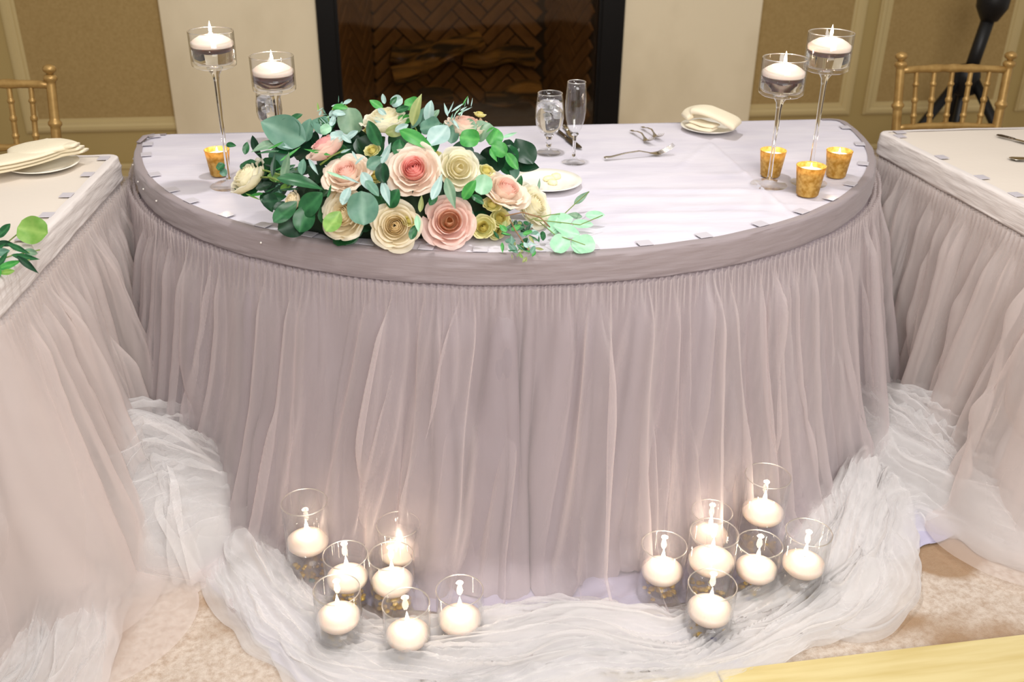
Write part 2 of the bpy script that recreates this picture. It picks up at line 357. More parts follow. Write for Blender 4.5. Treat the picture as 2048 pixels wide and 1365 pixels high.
fr.box(fx0, YW-.05, .1, fx0+.012, YW-.03, FZ-.07).box(fx1-.012, YW-.05, .1, fx1, YW-.03, FZ-.07)
P('metal_frame', fr, 'blackframe', fp)
P('glass_front', MB().box(fx0+.002, YW-.034, .1, fx1-.002, YW-.030, FZ-.07), 'fire_glass', fp)
FB = YW+.42  # firebox back
sx = .17
# firebox shell
sh = MB()
sh.box(fx0-.03, YW-.02, .06, fx1+.03, FB+.1, .10).box(fx0-.03, YW-.02, FZ, fx1+.03, FB+.1, FZ+.04).box(fx0+sx-.05, FB+.01, .1, fx1-sx+.05, FB+.05, FZ)
for (xa, xb) in ((fx0, fx0+sx), (fx1, fx1-sx)):
    s_ = 1 if xb > xa else -1
    V = [(xa-s_*.012, YW-.01, .1), (xb-s_*.012, FB+.02, .1), (xb-s_*.012, FB+.02, FZ), (xa-s_*.012, YW-.01, FZ), (xa-s_*.05, YW-.01, .1), (xb-s_*.05, FB+.02, .1), (xb-s_*.05, FB+.02, FZ), (xa-s_*.05, YW-.01, FZ)]
    sh.add(V, [(0, 1, 2, 3), (7, 6, 5, 4), (0, 4, 5, 1), (3, 2, 6, 7), (0, 3, 7, 4), (1, 5, 6, 2)])
shell = P('firebox', sh, 'mortar', fp)
bl, bw = .20, .058
bmesh_box = MB().box(-bl/2+.003, -.008, -bw/2+.003, bl/2-.003, .006, bw/2-.003, .003); bme = mesh('brick', bmesh_box.V, bmesh_box.F, False); bme.materials.append(M['brick'])
def herring(o3, ex, ey_n, width, z0, z1):
    """herringbone bricks on a plane: origin o3, unit ex across, normal n; each brick one object"""
    ex = Vector(ex); n = Vector(ey_n); up = Vector((0, 0, 1)); c = math.cos(PI/4)
    u1 = (ex+up)*c; u2 = (-ex+up)*c; cnt = 0
    for i in range(-14, 30):
        for j in range(-14, 30):
            for kind in (0, 1):
                # classic 90-degree herringbone with aspect ~3.45 in a rotated grid
                a = i*bw + j*bl ; b = i*bw - j*0.0
                if kind == 0: cc = u1*(i*bw+j*(bl+bw)+bl/2)+u2*(i*bw-j*(bl-bw)*1.0+bw/2); di = u1
                else: cc = u1*(i*bw+j*(bl+bw)+bl+bw/2)+u2*(i*bw-j*(bl-bw)*1.0-bl/2+bw); di = u2
                x, z = cc.dot(ex), cc.z
                if x < .02 or x > width-.02 or z < z0+.02 or z > z1-.02: continue
                z_ax = n.cross(di) if True else up
                o = link('brick', bme, None, shell); p = Vector(o3)+cc
                R_ = Matrix((di, -n, di.cross(-n))).transposed().to_4x4()
                o.matrix_basis = Matrix.Translation(p+n*(.006+random.uniform(-.0015, .0015))-Vector((0, YW, 0)))@R_; cnt += 1
    return cnt
e1 = Vector((sx, FB-YW, 0)).normalized()
herring((fx0, YW, 0), e1, Vector((e1.y, -e1.x, 0)), math.hypot(sx, FB-YW), .12, .98)
e2 = Vector((sx, -(FB-YW), 0)).normalized()
herring((fx1-sx, FB, 0), e2, Vector((-e2.y*-1*-1, -e2.x, 0)) if False else Vector((e2.y, -e2.x, 0)), math.hypot(sx, FB-YW), .12, .98)
herring((fx0+sx, FB, 0), (1, 0, 0), (0, -1, 0), fx1-fx0-2*sx, .12, .98)
def logm(pts, rads, name, label):
    P0 = np.array(pts, float); t = np.linspace(0, 1, 26); ts = np.linspace(0, 1, len(P0))
    Q = np.stack([np.interp(t, ts, P0[:, k]) for k in range(3)], 1); Q[:, 2] += .012*np.sin(t*9+rads[0]*60); r = np.interp(t, ts, rads)
    m = MB().tube(Q, r, 18); V = np.array(m.V); c = np.repeat(Q, 18, 0); th = np.tile(np.arange(18), 26)
    k = 1+.16*np.where(th % 3 == 0, -1, .5)*(.6+.4*np.sin(np.repeat(t, 18)*14+th)); V = c+(V-c)*k[:, None]
    o = autosmooth(obj(name, V, m.F, 'log'), .5); tag(o, label, 'log', 'ceramic logs in the fireplace'); return o
def fz(u, v, y): return tuple(ony(u, v, y))
lg = lambda a, b, y0, y1: [fz(*a, y0), tuple((np.array(fz(*a, y0))+np.array(fz(*b, y1)))/2), fz(*b, y1)]
logm(lg((785, 155), (962, 70), 1.96, 2.03), [.045, .05, .04], 'fireplace_log', 'ceramic fireplace log slanting up from left to right, topmost in the pile')
logm(lg((782, 108), (905, 100), 2.155, 2.155), [.045, .042, .04], 'fireplace_log', 'ceramic log lying level behind the slanted log at left')
logm(lg((925, 122), (1068, 108), 2.15, 2.15), [.035, .04, .05], 'fireplace_log', 'ceramic log lying level at the right rear of the firebox')
logm(lg((790, 212), (905, 185), 1.87, 1.88), [.04, .045, .035], 'fireplace_log', 'short ceramic log rising at the lower left of the pile')
logm(lg((970, 200), (1080, 178), 1.95, 1.97), [.03, .045, .05], 'fireplace_log', 'knotty ceramic log at the lower right of the pile')
mb = MB().box(fx0+.25, YW+.06, .10, fx1-.25, FB-.05, .30, .02); P('ember_bed', mb, 'ember', fp)

# ================================================================== tables
def contour_half():
    a, b, e = 1.049, 1.008, 2.0/2.06
    th = np.linspace(PI-.03, 2*PI+.03, 900)
    x = a*np.sign(np.cos(th))*np.abs(np.cos(th))**e; y = b*np.sign(np.sin(th))*np.abs(np.sin(th))**e
    pts = np.stack([x, np.minimum(y, 0)], 1)
    c = .03
    pre = [(-a+.06, -.001), (-a+.03, -.003), (-a+.01, -.012)]; post = [(a-.01, -.012), (a-.03, -.003), (a-.06, -.001)]
    core = pts[(pts[:, 1] < -.03)]
    return resample(np.concatenate([pre, core, post]), 1500)
def resample(p, n):
    d = np.r_[0, np.cumsum(np.hypot(*np.diff(p, axis=0).T))]; s = np.linspace(0, d[-1], n)
    return np.stack([np.interp(s, d, p[:, 0]), np.interp(s, d, p[:, 1])], 1)
def round_poly(pts, r, n):
    out = []; pts = [np.array(p, float) for p in pts]
    for i, p in enumerate(pts):
        if i in (0, len(pts)-1): out.append(p); continue
        a = pts[i-1]-p; b = pts[i+1]-p; a /= np.linalg.norm(a); b /= np.linalg.norm(b)
        for t in np.linspace(0, 1, 9): out.append((1-t)**2*(p+a*r)+2*t*(1-t)*p+t*t*(p+b*r))
    return resample(np.array(out), n)
def normals(C, flip=1):
    t = np.gradient(C, axis=0); t /= np.linalg.norm(t, axis=1)[:, None]; k = 15
    n = np.stack([t[:, 1], -t[:, 0]], 1)*flip
    ker = np.ones(k)/k; n = np.stack([np.convolve(np.pad(n[:, i], k//2, 'edge'), ker, 'valid') for i in (0, 1)], 1)
    return n/np.linalg.norm(n, axis=1)[:, None]
def arclen(C): return np.r_[0, np.cumsum(np.hypot(*np.diff(C, axis=0).T))]
TH = .76
def skirt_layer(name, C, Nn, mat, parent, seed, nf, base, flare, amp, wid, drift, nt_=64, off=0., flare_fn=None, zbot=.004, top=.700, hem=0., over=.6):
    r = np.random.default_rng(seed); s = arclen(C); L = s[-1]; ns = len(C)
    t = np.linspace(0, 1, nt_)**.9; T, Sg = np.meshgrid(t, s)            # (ns, nt)
    f = np.zeros_like(T); sl = np.zeros_like(T)
    cs = np.sort(r.uniform(-.1, L+.1, nf)); ph = r.uniform(0, 6, 4)
    for i in range(nf):
        w = wid*r.uniform(.45, 1.7)*(.45+.75*t); dr = drift*(.7*math.sin(cs[i]*1.9+ph[0])+.6*r.uniform(-1, 1))
        c = cs[i]+dr*t**1.35+.012*np.sin(t*r.uniform(2, 6)+r.uniform(0, 6)); t0 = r.choice([0, 0, 0, r.uniform(.1, .5)]); t1 = r.choice([2, 2, 2, r.uniform(.6, 1.)])
        a = amp*r.uniform(.35, 1.35)*sstep(t0-.02, t0+.18, t)*(1-sstep(t1-.25, t1+.1, t))*(.45+.65*t)
        lo, hi = np.searchsorted(s, [c.min()-3*w.max(), c.max()+3*w.max()])
        if hi <= lo: continue
        q = (s[lo:hi, None]-c[None])/w[None]; g = a[None]*np.exp(-q*q*1.1); f[lo:hi] = np.maximum(f[lo:hi], g)+.25*np.minimum(f[lo:hi], g)
        sl[lo:hi] += over*g*np.tanh(q*1.4)*np.exp(-q*q*.4)
    gather = .0035*np.sin(Sg*2*PI/.017+2*pn(Sg*20, T*0, seed))*(1-sstep(.0, .16, T))
    f += gather+.006*pn(Sg*7, T*2.2, seed+2)*T+.0022*pn(Sg*40+T*5, T*9, seed+5)
    fl = flare*np.ones(ns) if flare_fn is None else flare_fn(s)
    outw = off+base+fl[:, None]*(T**1.25)*(1+.10*pn(Sg*2, T, seed+3))+f
    if hem > 0:   # last rows run out over the floor
        h = sstep(.9, 1., T); outw += hem*h*(1+.6*pn(Sg*3.1, T*0+.4, seed+9)); 
    z = top-(top-zbot)*T
    if hem > 0: z = np.where(T > .9, z+.02*ridge(Sg*9, T*6, seed)*sstep(.92, 1, T), z)
    tx = np.gradient(C, axis=0); tx /= np.linalg.norm(tx, axis=1)[:, None]
    X = C[:, 0:1]+Nn[:, 0:1]*outw+tx[:, 0:1]*sl; Y = C[:, 1:2]+Nn[:, 1:2]*outw+tx[:, 1:2]*sl
    return grid_mesh(name, X, Y, z, mat, parent)
def band(name, C, Nn, mat, parent, seed, zt=.7665, zb=.698):
    s = arclen(C); pr = [(-.012, zt-.0005), (-.002, zt), (.006, zt-.001), (.010, zt-.006), (.0115, zt-.02), (.0125, zt-.035), (.0125, zb+.014), (.0115, zb+.004), (.008, zb)]
    k = np.linspace(0, len(pr)-1, 22); po = np.interp(k, range(len(pr)), [p[0] for p in pr]); pz = np.interp(k, range(len(pr)), [p[1] for p in pr])
    Sg, K = np.meshgrid(s, k, indexing='ij')
    w = .0016*pn(Sg*14+K*.5, K*.9, seed)+.0022*ridge(Sg*3.1+.3*K, K*.55, seed+1, 3)
    w *= (K > 1.5); wz = .0015*pn(Sg*9, K*0, seed+4)
    o = po[None]+w; return grid_mesh(name, C[:, 0:1]+Nn[:, 0:1]*o, C[:, 1:2]+Nn[:, 1:2]*o, pz[None]+wz, mat, parent)
def slab(name, C, z0, z1, mat, parent, close_to=None):
    pts = list(map(tuple, C[::12]))
    if close_to: pts += close_to
    n = len(pts); V = [(x, y, z0) for x, y in pts]+[(x, y, z1) for x, y in pts]
    F = [tuple(range(n, 2*n)), tuple(reversed(range(n)))]+[(i, (i+1) % n, n+(i+1) % n, n+i) for i in range(n)]
    return obj(name, V, F, mat, parent, False)

C0 = contour_half(); N0 = normals(C0)
if N0[len(N0)//2][1] > 0: N0 = -N0
mt = thing('half_moon_table', 'half-moon sweetheart table in the centre, under the lavender cloth', 'table', (0, 0, 0))
slab('tabletop', C0*.995, .735, .757, 'dark_wood', mt)
for x, y in ((-.75, -.1), (.75, -.1), (-.45, -.62), (.45, -.62)): MB().tube([(x, y, .735), (x, y, .012)], .016, 10).build('leg', 'black', mt, True)
# top cloth with pressed creases
def top_cloth(C, z0, mat, label, creases, name='tablecloth', lo=None, back=None, seed=1):
    inner = np.linspace(0, 1, 70)
    xs = C[:, 0]; ys = C[:, 1]; yb = ys.max() if back is None else back
    # rows: from straight back edge (u=0) to contour (u=1)
    bx = np.interp(np.linspace(0, 1, len(C)), [0, 1], [xs[0], xs[-1]]) if back is None else None
    X = xs[::3, None]*inner[None]+(bx[::3, None])*(1-inner[None]); Y = ys[::3, None]*inner[None]+yb*(1-inner[None])
    Z = np.full_like(X, z0)+.0010*pn(X*9, Y*9, seed)+.0006*pn(X*4, Y*30, seed+3)
    for (p, q, h, w) in creases:
        p = np.array(p[:2]); q = np.array(q[:2]); d = q-p; L = np.linalg.norm(d); d /= L; nrm = np.array([-d[1], d[0]])
        a = (X-p[0])*d[0]+(Y-p[1])*d[1]; b = (X-p[0])*nrm[0]+(Y-p[1])*nrm[1]
        Z += 1.7*h*np.exp(-(b/w)**2)*sstep(-.02, .03, a)*(1-sstep(L-.03, L+.02, a))
    o = grid_mesh(name, X, Y, Z, mat); tag(o, label, 'tablecloth'); return o
T = lambda u, v: onz(u, v, .762)
cr = [(T(1418, 285), T(1600, 446), .0022, .006), (T(1418, 287), T(1352, 340), .002, .006)]
for (y, x0, x1, h) in ((383, 1185, 1500, .003), (398, 1210, 1480, .0018), (432, 1230, 1540, .0025), (452, 1190, 1420, .002), (474, 1200, 1390, .002), (352, 1400, 1560, .0014), (415, 1330, 1600, .0016)):
    cr.append((T(x0, y), T(x1, y+random.uniform(-6, 6)), h, .011))
top_cloth(C0*.999, .7632, 'cloth_top', 'pale lavender satin cloth lying flat on the half-moon table', cr)
xs_ = np.linspace(-.98, .98, 160); zs_ = np.linspace(0, 1, 24); XX, ZZ = np.meshgrid(xs_, zs_, indexing='ij')
hang = .30+.05*pn(XX*2.2, XX*0, 31)
grid_mesh('back_drape', XX, .006+.012*ZZ+.012*ZZ*pn(XX*7, ZZ*.6, 32), .763-ZZ*hang, 'cloth_top', [o for o in COL.objects if o.name == 'tablecloth'][0])
sk = thing('table_skirt', 'grey-lavender gathered skirt with tulle overlay around the half-moon table', 'skirt', (0, 0, 0))
band('skirt_band', C0, N0, 'band', sk, 3)
skirt_layer('satin_lining', C0, N0, 'satin', sk, 11, 78, .0, .10, .040, .030, .08, hem=.05, over=.5)
skirt_layer('tulle_overlay', C0, N0, 'tulle', sk, 21, 66, .014, .125, .052, .026, .07, off=.006, hem=.07, over=.8)
skirt_layer('tulle_overlay', C0, N0, 'tulle', sk, 33, 26, .024, .14, .065, .034, .10, off=.008, hem=.13, over=.9)
# fold-over tab of the skirt at the left rear corner
tb = MB(); q0 = onz(308, 268, .775); tb.bar([tuple(q0+np.array([0, 0, 0])), tuple(q0+np.array([-.018, -.03, .003])), tuple(q0+np.array([-.03, -.07, -.004]))], [.008, .018, .014], [.003]*3); tb.build('skirt_end_tab', 'band', sk, True)

# side tables
def side_table(sgn, back, edge, front, far, lab):
    # contour runs from far back -> inner back corner -> inner front corner -> far front
    pts = [(sgn*far, back), (edge[0], back), (edge[1], front), (sgn*far, front)]
    C = round_poly(pts, .03, 1500); Nn = normals(C)
    mid = len(C)//2
    if Nn[mid][0]*sgn > 0: Nn = -Nn
    t = thing('banquet_table', lab+' banquet table, rectangular, end on to the half-moon table', 'table', (0, 0, 0), 0)
    slab('tabletop', C*1.0, .735, .757, 'dark_wood', t)
    for x in (edge[0]+sgn*.15, sgn*(far-.1)):
        for y in (back-.1, front+.1): MB().tube([(x, y, .735), (x, y, .012)], .016, 10).build('leg', 'black', t, True)
    s_ = thing('table_skirt', 'pale tulle gathered skirt hanging from the '+lab.lower()+' banquet table', 'skirt')
    return C, Nn, t, s_
LC, LN, lt, ls = side_table(-1, -.195, (-1.085, -1.14), -1.10, 2.35, 'Left-hand')
RC, RN, rt_, rs = side_table(1, -.15, (1.115, 1.19), -1.10, 2.35, 'Right-hand')
for C, Nn, s_, sg, lab in ((LC, LN, ls, -1, 'left-hand'), (RC, RN, rs, 1, 'right-hand')):
    sl = arclen(C); L_ = sl[-1]; i0 = int(np.argmin(np.hypot(C[:, 0]-(sg*1.11), C[:, 1]+.17))); i1 = int(np.argmin(np.hypot(C[:, 0]-(sg*1.16), C[:, 1]+1.1)))
    s0, s1 = sl[i0], sl[i1]
    ff = (lambda s, s0=s0, s1=s1: .03+.07*sstep(s0+.45, s1, s)) if sg < 0 else (lambda s, s0=s0, s1=s1: .02+.035*sstep(s0+.2, s1, s))
    band('skirt_band', C, Nn, 'band_pale', s_, 5)
    skirt_layer('satin_lining', C, Nn, 'satin_pale', s_, 41+sg, 90, .0, .05, .034, .034, .09, flare_fn=ff, over=.3)
    skirt_layer('tulle_overlay', C, Nn, 'tulle_pale', s_, 51+sg, 90, .016, .09, .050, .028, .14, flare_fn=lambda s, ff=ff: ff(s)*1.2+.01, off=.004, hem=.05 if sg > 0 else .12)
    skirt_layer('tulle_overlay', C, Nn, 'tulle_pale', s_, 61+sg, 44, .024, .12, .06, .034, .2, flare_fn=lambda s, ff=ff: ff(s)*1.35+.02, off=.006, hem=.06)
    # cloth: flat ivory sheet with a softly rounded edge
    xs = np.linspace(0, 1, 60); ed = {-1: (1.085, 1.14, -.195), 1: (1.115, 1.19, -.15)}[sg]; inx = lambda y, ed=ed: np.interp(y, [-1.10, ed[2]], [ed[1], ed[0]])
    Yg = np.linspace(C[:, 1].max()+.0, -1.1, 60); Xg = np.array([[sg*(inx(y)+.004+(2.34-inx(y))*k) for k in xs] for y in Yg]); Yg2 = np.repeat(Yg[:, None], 60, 1)
    o = grid_mesh('tablecloth', Xg, Yg2, .7635+.0012*pn(Xg*6, Yg2*6, 4), 'cream_cloth')
    tag(o, 'ivory cloth lying flat on the %s banquet table' % lab, 'tablecloth')

# clips ------------------------------------------------------------
cm = MB().box(-.016, -.019, .0, .016, .009, .0014, .0004); clip_me = mesh('skirt_clip', cm.V, cm.F, False); clip_me.materials.append(M['velcro'])
def put_clip(C, Nn, s_, px, z=.7672):
    p = onz(px[0], px[1], .765)[:2]; i = int(np.argmin(((C-p)**2).sum(1))); n = Nn[i]
    o = link('skirt_clip', clip_me, None, s_); a = math.atan2(n[1], n[0])-PI/2
    q = C[i]+n*(-.018); o.matrix_basis = Matrix.Translation((q[0], q[1], z)) @ Matrix.Rotation(a, 4, 'Z')
for px in ((309, 272), (290, 290), (277, 312), (299, 352), (333, 384), (366, 408), (440, 436), (520, 455), (617, 472), (735, 490), (850, 501), (960, 508), (1080, 512), (1190, 508), (1301, 500), (1420, 481), (1534, 456), (1610, 427), (1669, 400), (1712, 372), (1740, 330), (1730, 290), (1690, 256)):
    put_clip(C0, N0, sk, px)
for px in ((226, 318), (205, 350), (165, 392), (120, 432), (75, 478), (25, 530)): put_clip(LC, LN, ls, px)
for px in ((1800, 266), (1775, 275), (1850, 318), (1930, 358), (2015, 392)): put_clip(RC, RN, rs, px)
pin = MB().lathe([(0, .0025), (.0018, .0018), (.0025, 0), (.0018, -.0018), (0, -.0025)], 10); pin_me = mesh('pearl_pin', pin.V, pin.F); pin_me.materials.append(M['pearl'])
for px in ((273, 318), (288, 362), (302, 376), (334, 398), (545, 475), (262, 330)):
    p = onz(px[0], px[1], .742)[:2]; i = int(np.argmin(((C0-p)**2).sum(1))); q = C0[i]+N0[i]*.0145
    o = link('pearl_pin', pin_me, None, sk); o.location = (q[0], q[1], .742)

# ================================================================== tulle on the floor
def runner(name, pts, wid, hgt, seed, mat, parent, nu=260, nv=70, ridf=7, lift=.004, amp=.035, px=True, wob=.25):
    """bunched net lying along a line: long ridges follow it, edges wander"""
    P3 = np.array([onz(u, v, .0)[:2] if px else (u, v) for u, v in pts]); d = arclen(P3); n_ = len(P3)
    s = np.linspace(0, d[-1], nu)
    def sm(vals):
        y = np.interp(s, d, vals); k = max(3, nu//(n_*2))*2+1; ker = np.hanning(k+2)[1:-1]; ker /= ker.sum(); return np.convolve(np.pad(y, k//2, 'edge'), ker, 'valid')
    x = sm(P3[:, 0]); y = sm(P3[:, 1]); w = sm(wid); h = sm(hgt)
    t = np.stack([np.gradient(x), np.gradient(y)], 1); t /= np.linalg.norm(t, axis=1)[:, None]+1e-9; n = np.stack([-t[:, 1], t[:, 0]], 1)
    v = np.linspace(-1, 1, nv); V_, U = np.meshgrid(v, s)
    edge = 1+wob*pn(U*4, np.sign(V_)*3+.5, seed)+.10*pn(U*14, np.sign(V_)*3+.5, seed+1)
    lat = V_*w[:, None]*edge+.03*pn(U*4, V_*2., seed+2)+.006*pn(U*11, V_*5, seed+7)
    along = .05*pn(U*3+3, V_*2, seed+3)
    dome = np.clip(1-np.abs(V_)**2.4, 0, 1)**.8
    warp = V_*ridf+2.2*pn(U*1.5, V_*1.0, seed+4)
    z = lift+h[:, None]*dome*(.55+.45*pn(U*2, V_*1.2, seed+5)+.25)+amp*ridge(warp, U*.9, seed+6, 1.6)*(.35+.65*dome)+amp*.38*ridge(warp*2.3+3, U*1.9+V_, seed+9, 1.8)*(.4+.6*dome)+amp*.10*pn(warp*6, U*5, seed+10)
    z *= sstep(0, .10, s/d[-1])[:, None]**.5*(1-sstep(.93, 1.0, s/d[-1]))[:, None]**.5
    z = np.maximum(z, .003)
    X = x[:, None]+n[:, 0:1]*lat+t[:, 0:1]*along; Y = y[:, None]+n[:, 1:2]*lat+t[:, 1:2]*along
    return grid_mesh(name, X, Y, z, mat, parent)
def clear_of_skirt(o): return o
# lilac satin hem lying on the carpet below the net
main_path = [(510, 1050), (505, 1150), (590, 1245), (690, 1320), (820, 1352), (980, 1345), (1180, 1310), (1360, 1318), (1520, 1262), (1660, 1200), (1700, 1090), (1720, 990), (1760, 930)]
runner('satin_hem', [(480, 1080), (480, 1150), (550, 1215), (640, 1310), (760, 1365), (1000, 1370), (1200, 1345), (1400, 1330), (1460, 1290)], [.10]*4+[.14]*5, [.004]*9, 70, 'hem_satin', sk, amp=.010, ridf=3)
runner('satin_hem', [(1560, 1120), (1640, 1080), (1740, 1060), (1800, 1040), (1840, 1000)], [.12]*5, [.01]*5, 71, 'hem_satin', sk, nu=120, amp=.010, ridf=3)
runner('satin_hem', [(1560, 1000), (1640, 960), (1690, 900), (1740, 860)], [.10]*4, [.03]*4, 72, 'hem_satin', sk, nu=120, amp=.015, ridf=3)
def hem_ring(C, Nn, mat, parent, seed, a, b, i0=0, i1=None):
    C = C[i0:i1:3]; Nn = Nn[i0:i1:3]; s = arclen(C)+i0*.002; v = np.linspace(0, 1, 40); Sg, V_ = np.meshgrid(s, v, indexing='ij')
    out = a+(b*(1+.28*pn(Sg*2.3, Sg*0, seed)+.10*pn(Sg*8, Sg*0, seed+1))-a)*V_
    z = .004+.018*ridge(Sg*5+V_*1.2, V_*1.4, seed+2, 1.6)*(1-V_*.7)+.006*ridge(Sg*11, V_*3, seed+3)
    return grid_mesh('satin_hem', C[:, 0:1]+Nn[:, 0:1]*out, C[:, 1:2]+Nn[:, 1:2]*out, z, mat, parent)
hem_ring(C0, N0, 'hem_satin', sk, 77, .07, .27)
W1 = [.07, .10, .12, .12,   .13, .13, .14, .11, .10, .13, .14, .12, .08]; H1 = [.05, .04, .02, .02, .03, .04, .04, .02, .02, .05, .06, .06, .04]
for k, (sd, kx, ky) in enumerate(((80, 0, 0), (83, 12, 8), (87, -10, -6))):
    runner('tulle_hem', [(a+kx, b+ky) for a, b in main_path], [w*(1-.08*k) for w in W1], [h*(1+.3*k) for h in H1], sd, 'tulle_floor', sk, nu=420, nv=80, ridf=3.5+1.2*k, lift=.006+.004*k, amp=.021)
runner('tulle_hem', [(600, 1330), (760, 1300), (900, 1330), (1080, 1265), (1190, 1245), (1240, 1230)], [.05, .06, .08, .10, .07, .03], [.01, .01, .03, .05, .04, .01], 91, 'tulle_floor', sk, nu=220, ridf=4, amp=.018)
runner('tulle_hem', [(620, 1270), (660, 1340), (790, 1385), (980, 1400), (1200, 1370), (1420, 1350)], [.06, .09, .10, .10, .10, .05], [.02]*6, 93, 'tulle_floor', sk, nu=260, ridf=4, amp=.018)
runner('tulle_hem', [(1620, 1200), (1690, 1230), (1740, 1180), (1730, 1110), (1690, 1040)], [.06, .10, .12, .13, .08], [.04, .06, .08, .07, .05], 95, 'tulle_floor', sk, nu=180, ridf=4, amp=.018)
runner('tulle_hem', [(440, 960), (500, 1060), (480, 1150), (520, 1210)], [.06, .09, .10, .06], [.08, .07, .05, .02], 96, 'tulle_floor', sk, nu=160, ridf=3.5, amp=.02)
# big heaps flowing from the side tables
for k, sd in enumerate((101, 104, 108, 111, 115, 118)):
    runner('tulle_heap', [(120, 1120), (220, 1080), (310, 1040), (400, 1020), (470, 1000), (500, 980)], [.14, .24, .27, .25, .18, .06], [(.10+.02*k), (.16+.025*k), (.20+.025*k), (.17+.02*k), .12, .05], sd, 'tulle_floor' if k == 0 else 'tulle_mist', ls, nu=200, nv=90, ridf=3.6+.8*k, amp=.032, wob=.25)
for k, sd in enumerate((121, 124)):
    runner('tulle_heap', [(260, 860), (330, 900), (400, 930), (450, 980)], [.12, .15, .14, .06], [.16, .2, .16, .06], sd, 'tulle_pale', ls, nu=120, nv=60, ridf=3, amp=.02)
for k, sd in enumerate((131, 134, 137)):
    runner('tulle_heap', [(110, 1130), (150, 1200), (130, 1300), (80, 1400), (20, 1460)], [.10, .12, .12, .12, .1], [.10, .09, .07, .06, .04], sd, 'tulle_mist', ls, nu=160, nv=70, ridf=3.4+k, amp=.028)
for k, sd in enumerate((141, 144, 148, 151)):
    runner('tulle_heap', [(1690, 850), (1760, 900), (1850, 960), (1940, 1010), (2040, 1060), (2140, 1110)], [.10, .16, .17, .17, .17, .12], [.14, .16+.02*k, .14+.03*k, .12+.03*k, .12+.02*k, .06], sd, 'tulle_floor' if k == 0 else 'tulle_mist', rs, nu=220, nv=80, ridf=3.6+.8*k, amp=.032, wob=.25)
runner('tulle_heap', [(1650, 1050), (1740, 1030), (1840, 1020), (1930, 1050), (2000, 1090)], [.07, .09, .09, .09, .05], [.04, .05, .05, .05, .03], 160, 'tulle_floor', rs, nu=160, ridf=4, amp=.018)

# ================================================================== pale wooden board, lower right
b0 = onz(1480, 1335, .022); b1 = onz(2048, 1268, .022); b2 = onz(2042, 1363, .022)
ang = math.atan2(b1[1]-b0[1], b1[0]-b0[0]); ex = np.array([math.cos(ang), math.sin(ang)]); ey = np.array([-ex[1], ex[0]])
wdt = abs((b2[:2]-b0[:2]) @ ey)
fb = thing('floor_board', 'pale yellow wooden edge board lying on the carpet, lower right', 'board', (b0[0], b0[1], 0), ang)
for a, b in ((-1.2, -.052), (-.049, 1.6)):
    MB().box(a, -wdt, .0005, b, 0, .022, .003).build('plank', 'board', fb)

# ================================================================== candles
def flame_part(parent, z, s=1.0, light=.12):
    prof = [(0, -.001), (.0022, .001), (.0038, .006), (.0042, .010), (.0034, .016), (.0018, .023), (.0006, .029), (0, .031)]
    MB().tube([(0, 0, z-.004), (.0004, 0, z+.004)], .0008, 6).build('wick', 'wick', parent, True)
    f = MB().lathe([(r*s, zz*s) for r, zz in prof], 12).build('flame', 'flame', parent, True); f.location = (0, 0, z+.003); f.visible_shadow = True
    l = bpy.data.lights.new('candle_light', 'POINT'); l.energy = light; l.color = (1, .80, .60); l.shadow_soft_size = .006
    o = bpy.data.objects.new('candle_light', l); COL.objects.link(o); o.parent = parent; o.location = (0, 0, z+.034)
WAXP = [(0, 0), (.024, .0), (.034, .003), (.0405, .011), (.0425, .019), (.0415, .0225), (.0395, .0235), (.034, .028), (.024, .0335), (.012, .036), (.004, .0362), (0, .0355)]
def floating(label, loc, r=.0425, group=None, light=.12, s=1.25):
    k = r/.0425; WP = [(a*k, b*k*.97) for a, b in WAXP]
    t = thing('floating_candle', label, 'candle', loc, random.uniform(0, 6), group)
    MB().lathe([(a*k, b*k) for a, b in WAXP], 40).build('wax', 'wax', t, True); flame_part(t, .036*k, s, light); return t
def cup_glass(mb, r, h, th=.0022, bot=.006):
    mb.lathe([(0, 0), (r-.004, 0), (r, .004), (r, h-.001), (r-th*.3, h), (r-th*.7, h), (r-th, h-.001), (r-th, bot+.003), (r-th-.004, bot), (0, bot)], 56)
def rim(parent, r, z, th=.0013):
    m = MB(); pts = []
    n = 56; V = []; F = []
    for i in range(n):
        a = 2*PI*i/n
        for k in range(6):
            b = 2*PI*k/6; rr = r+th*math.cos(b); V.append((rr*math.cos(a), rr*math.sin(a), z+th*math.sin(b)))
    for i in range(n):
        for k in range(6): F.append((i*6+k, ((i+1) % n)*6+k, ((i+1) % n)*6+(k+1) % 6, i*6+(k+1) % 6))
    return obj('rim', V, F, 'rim', parent)
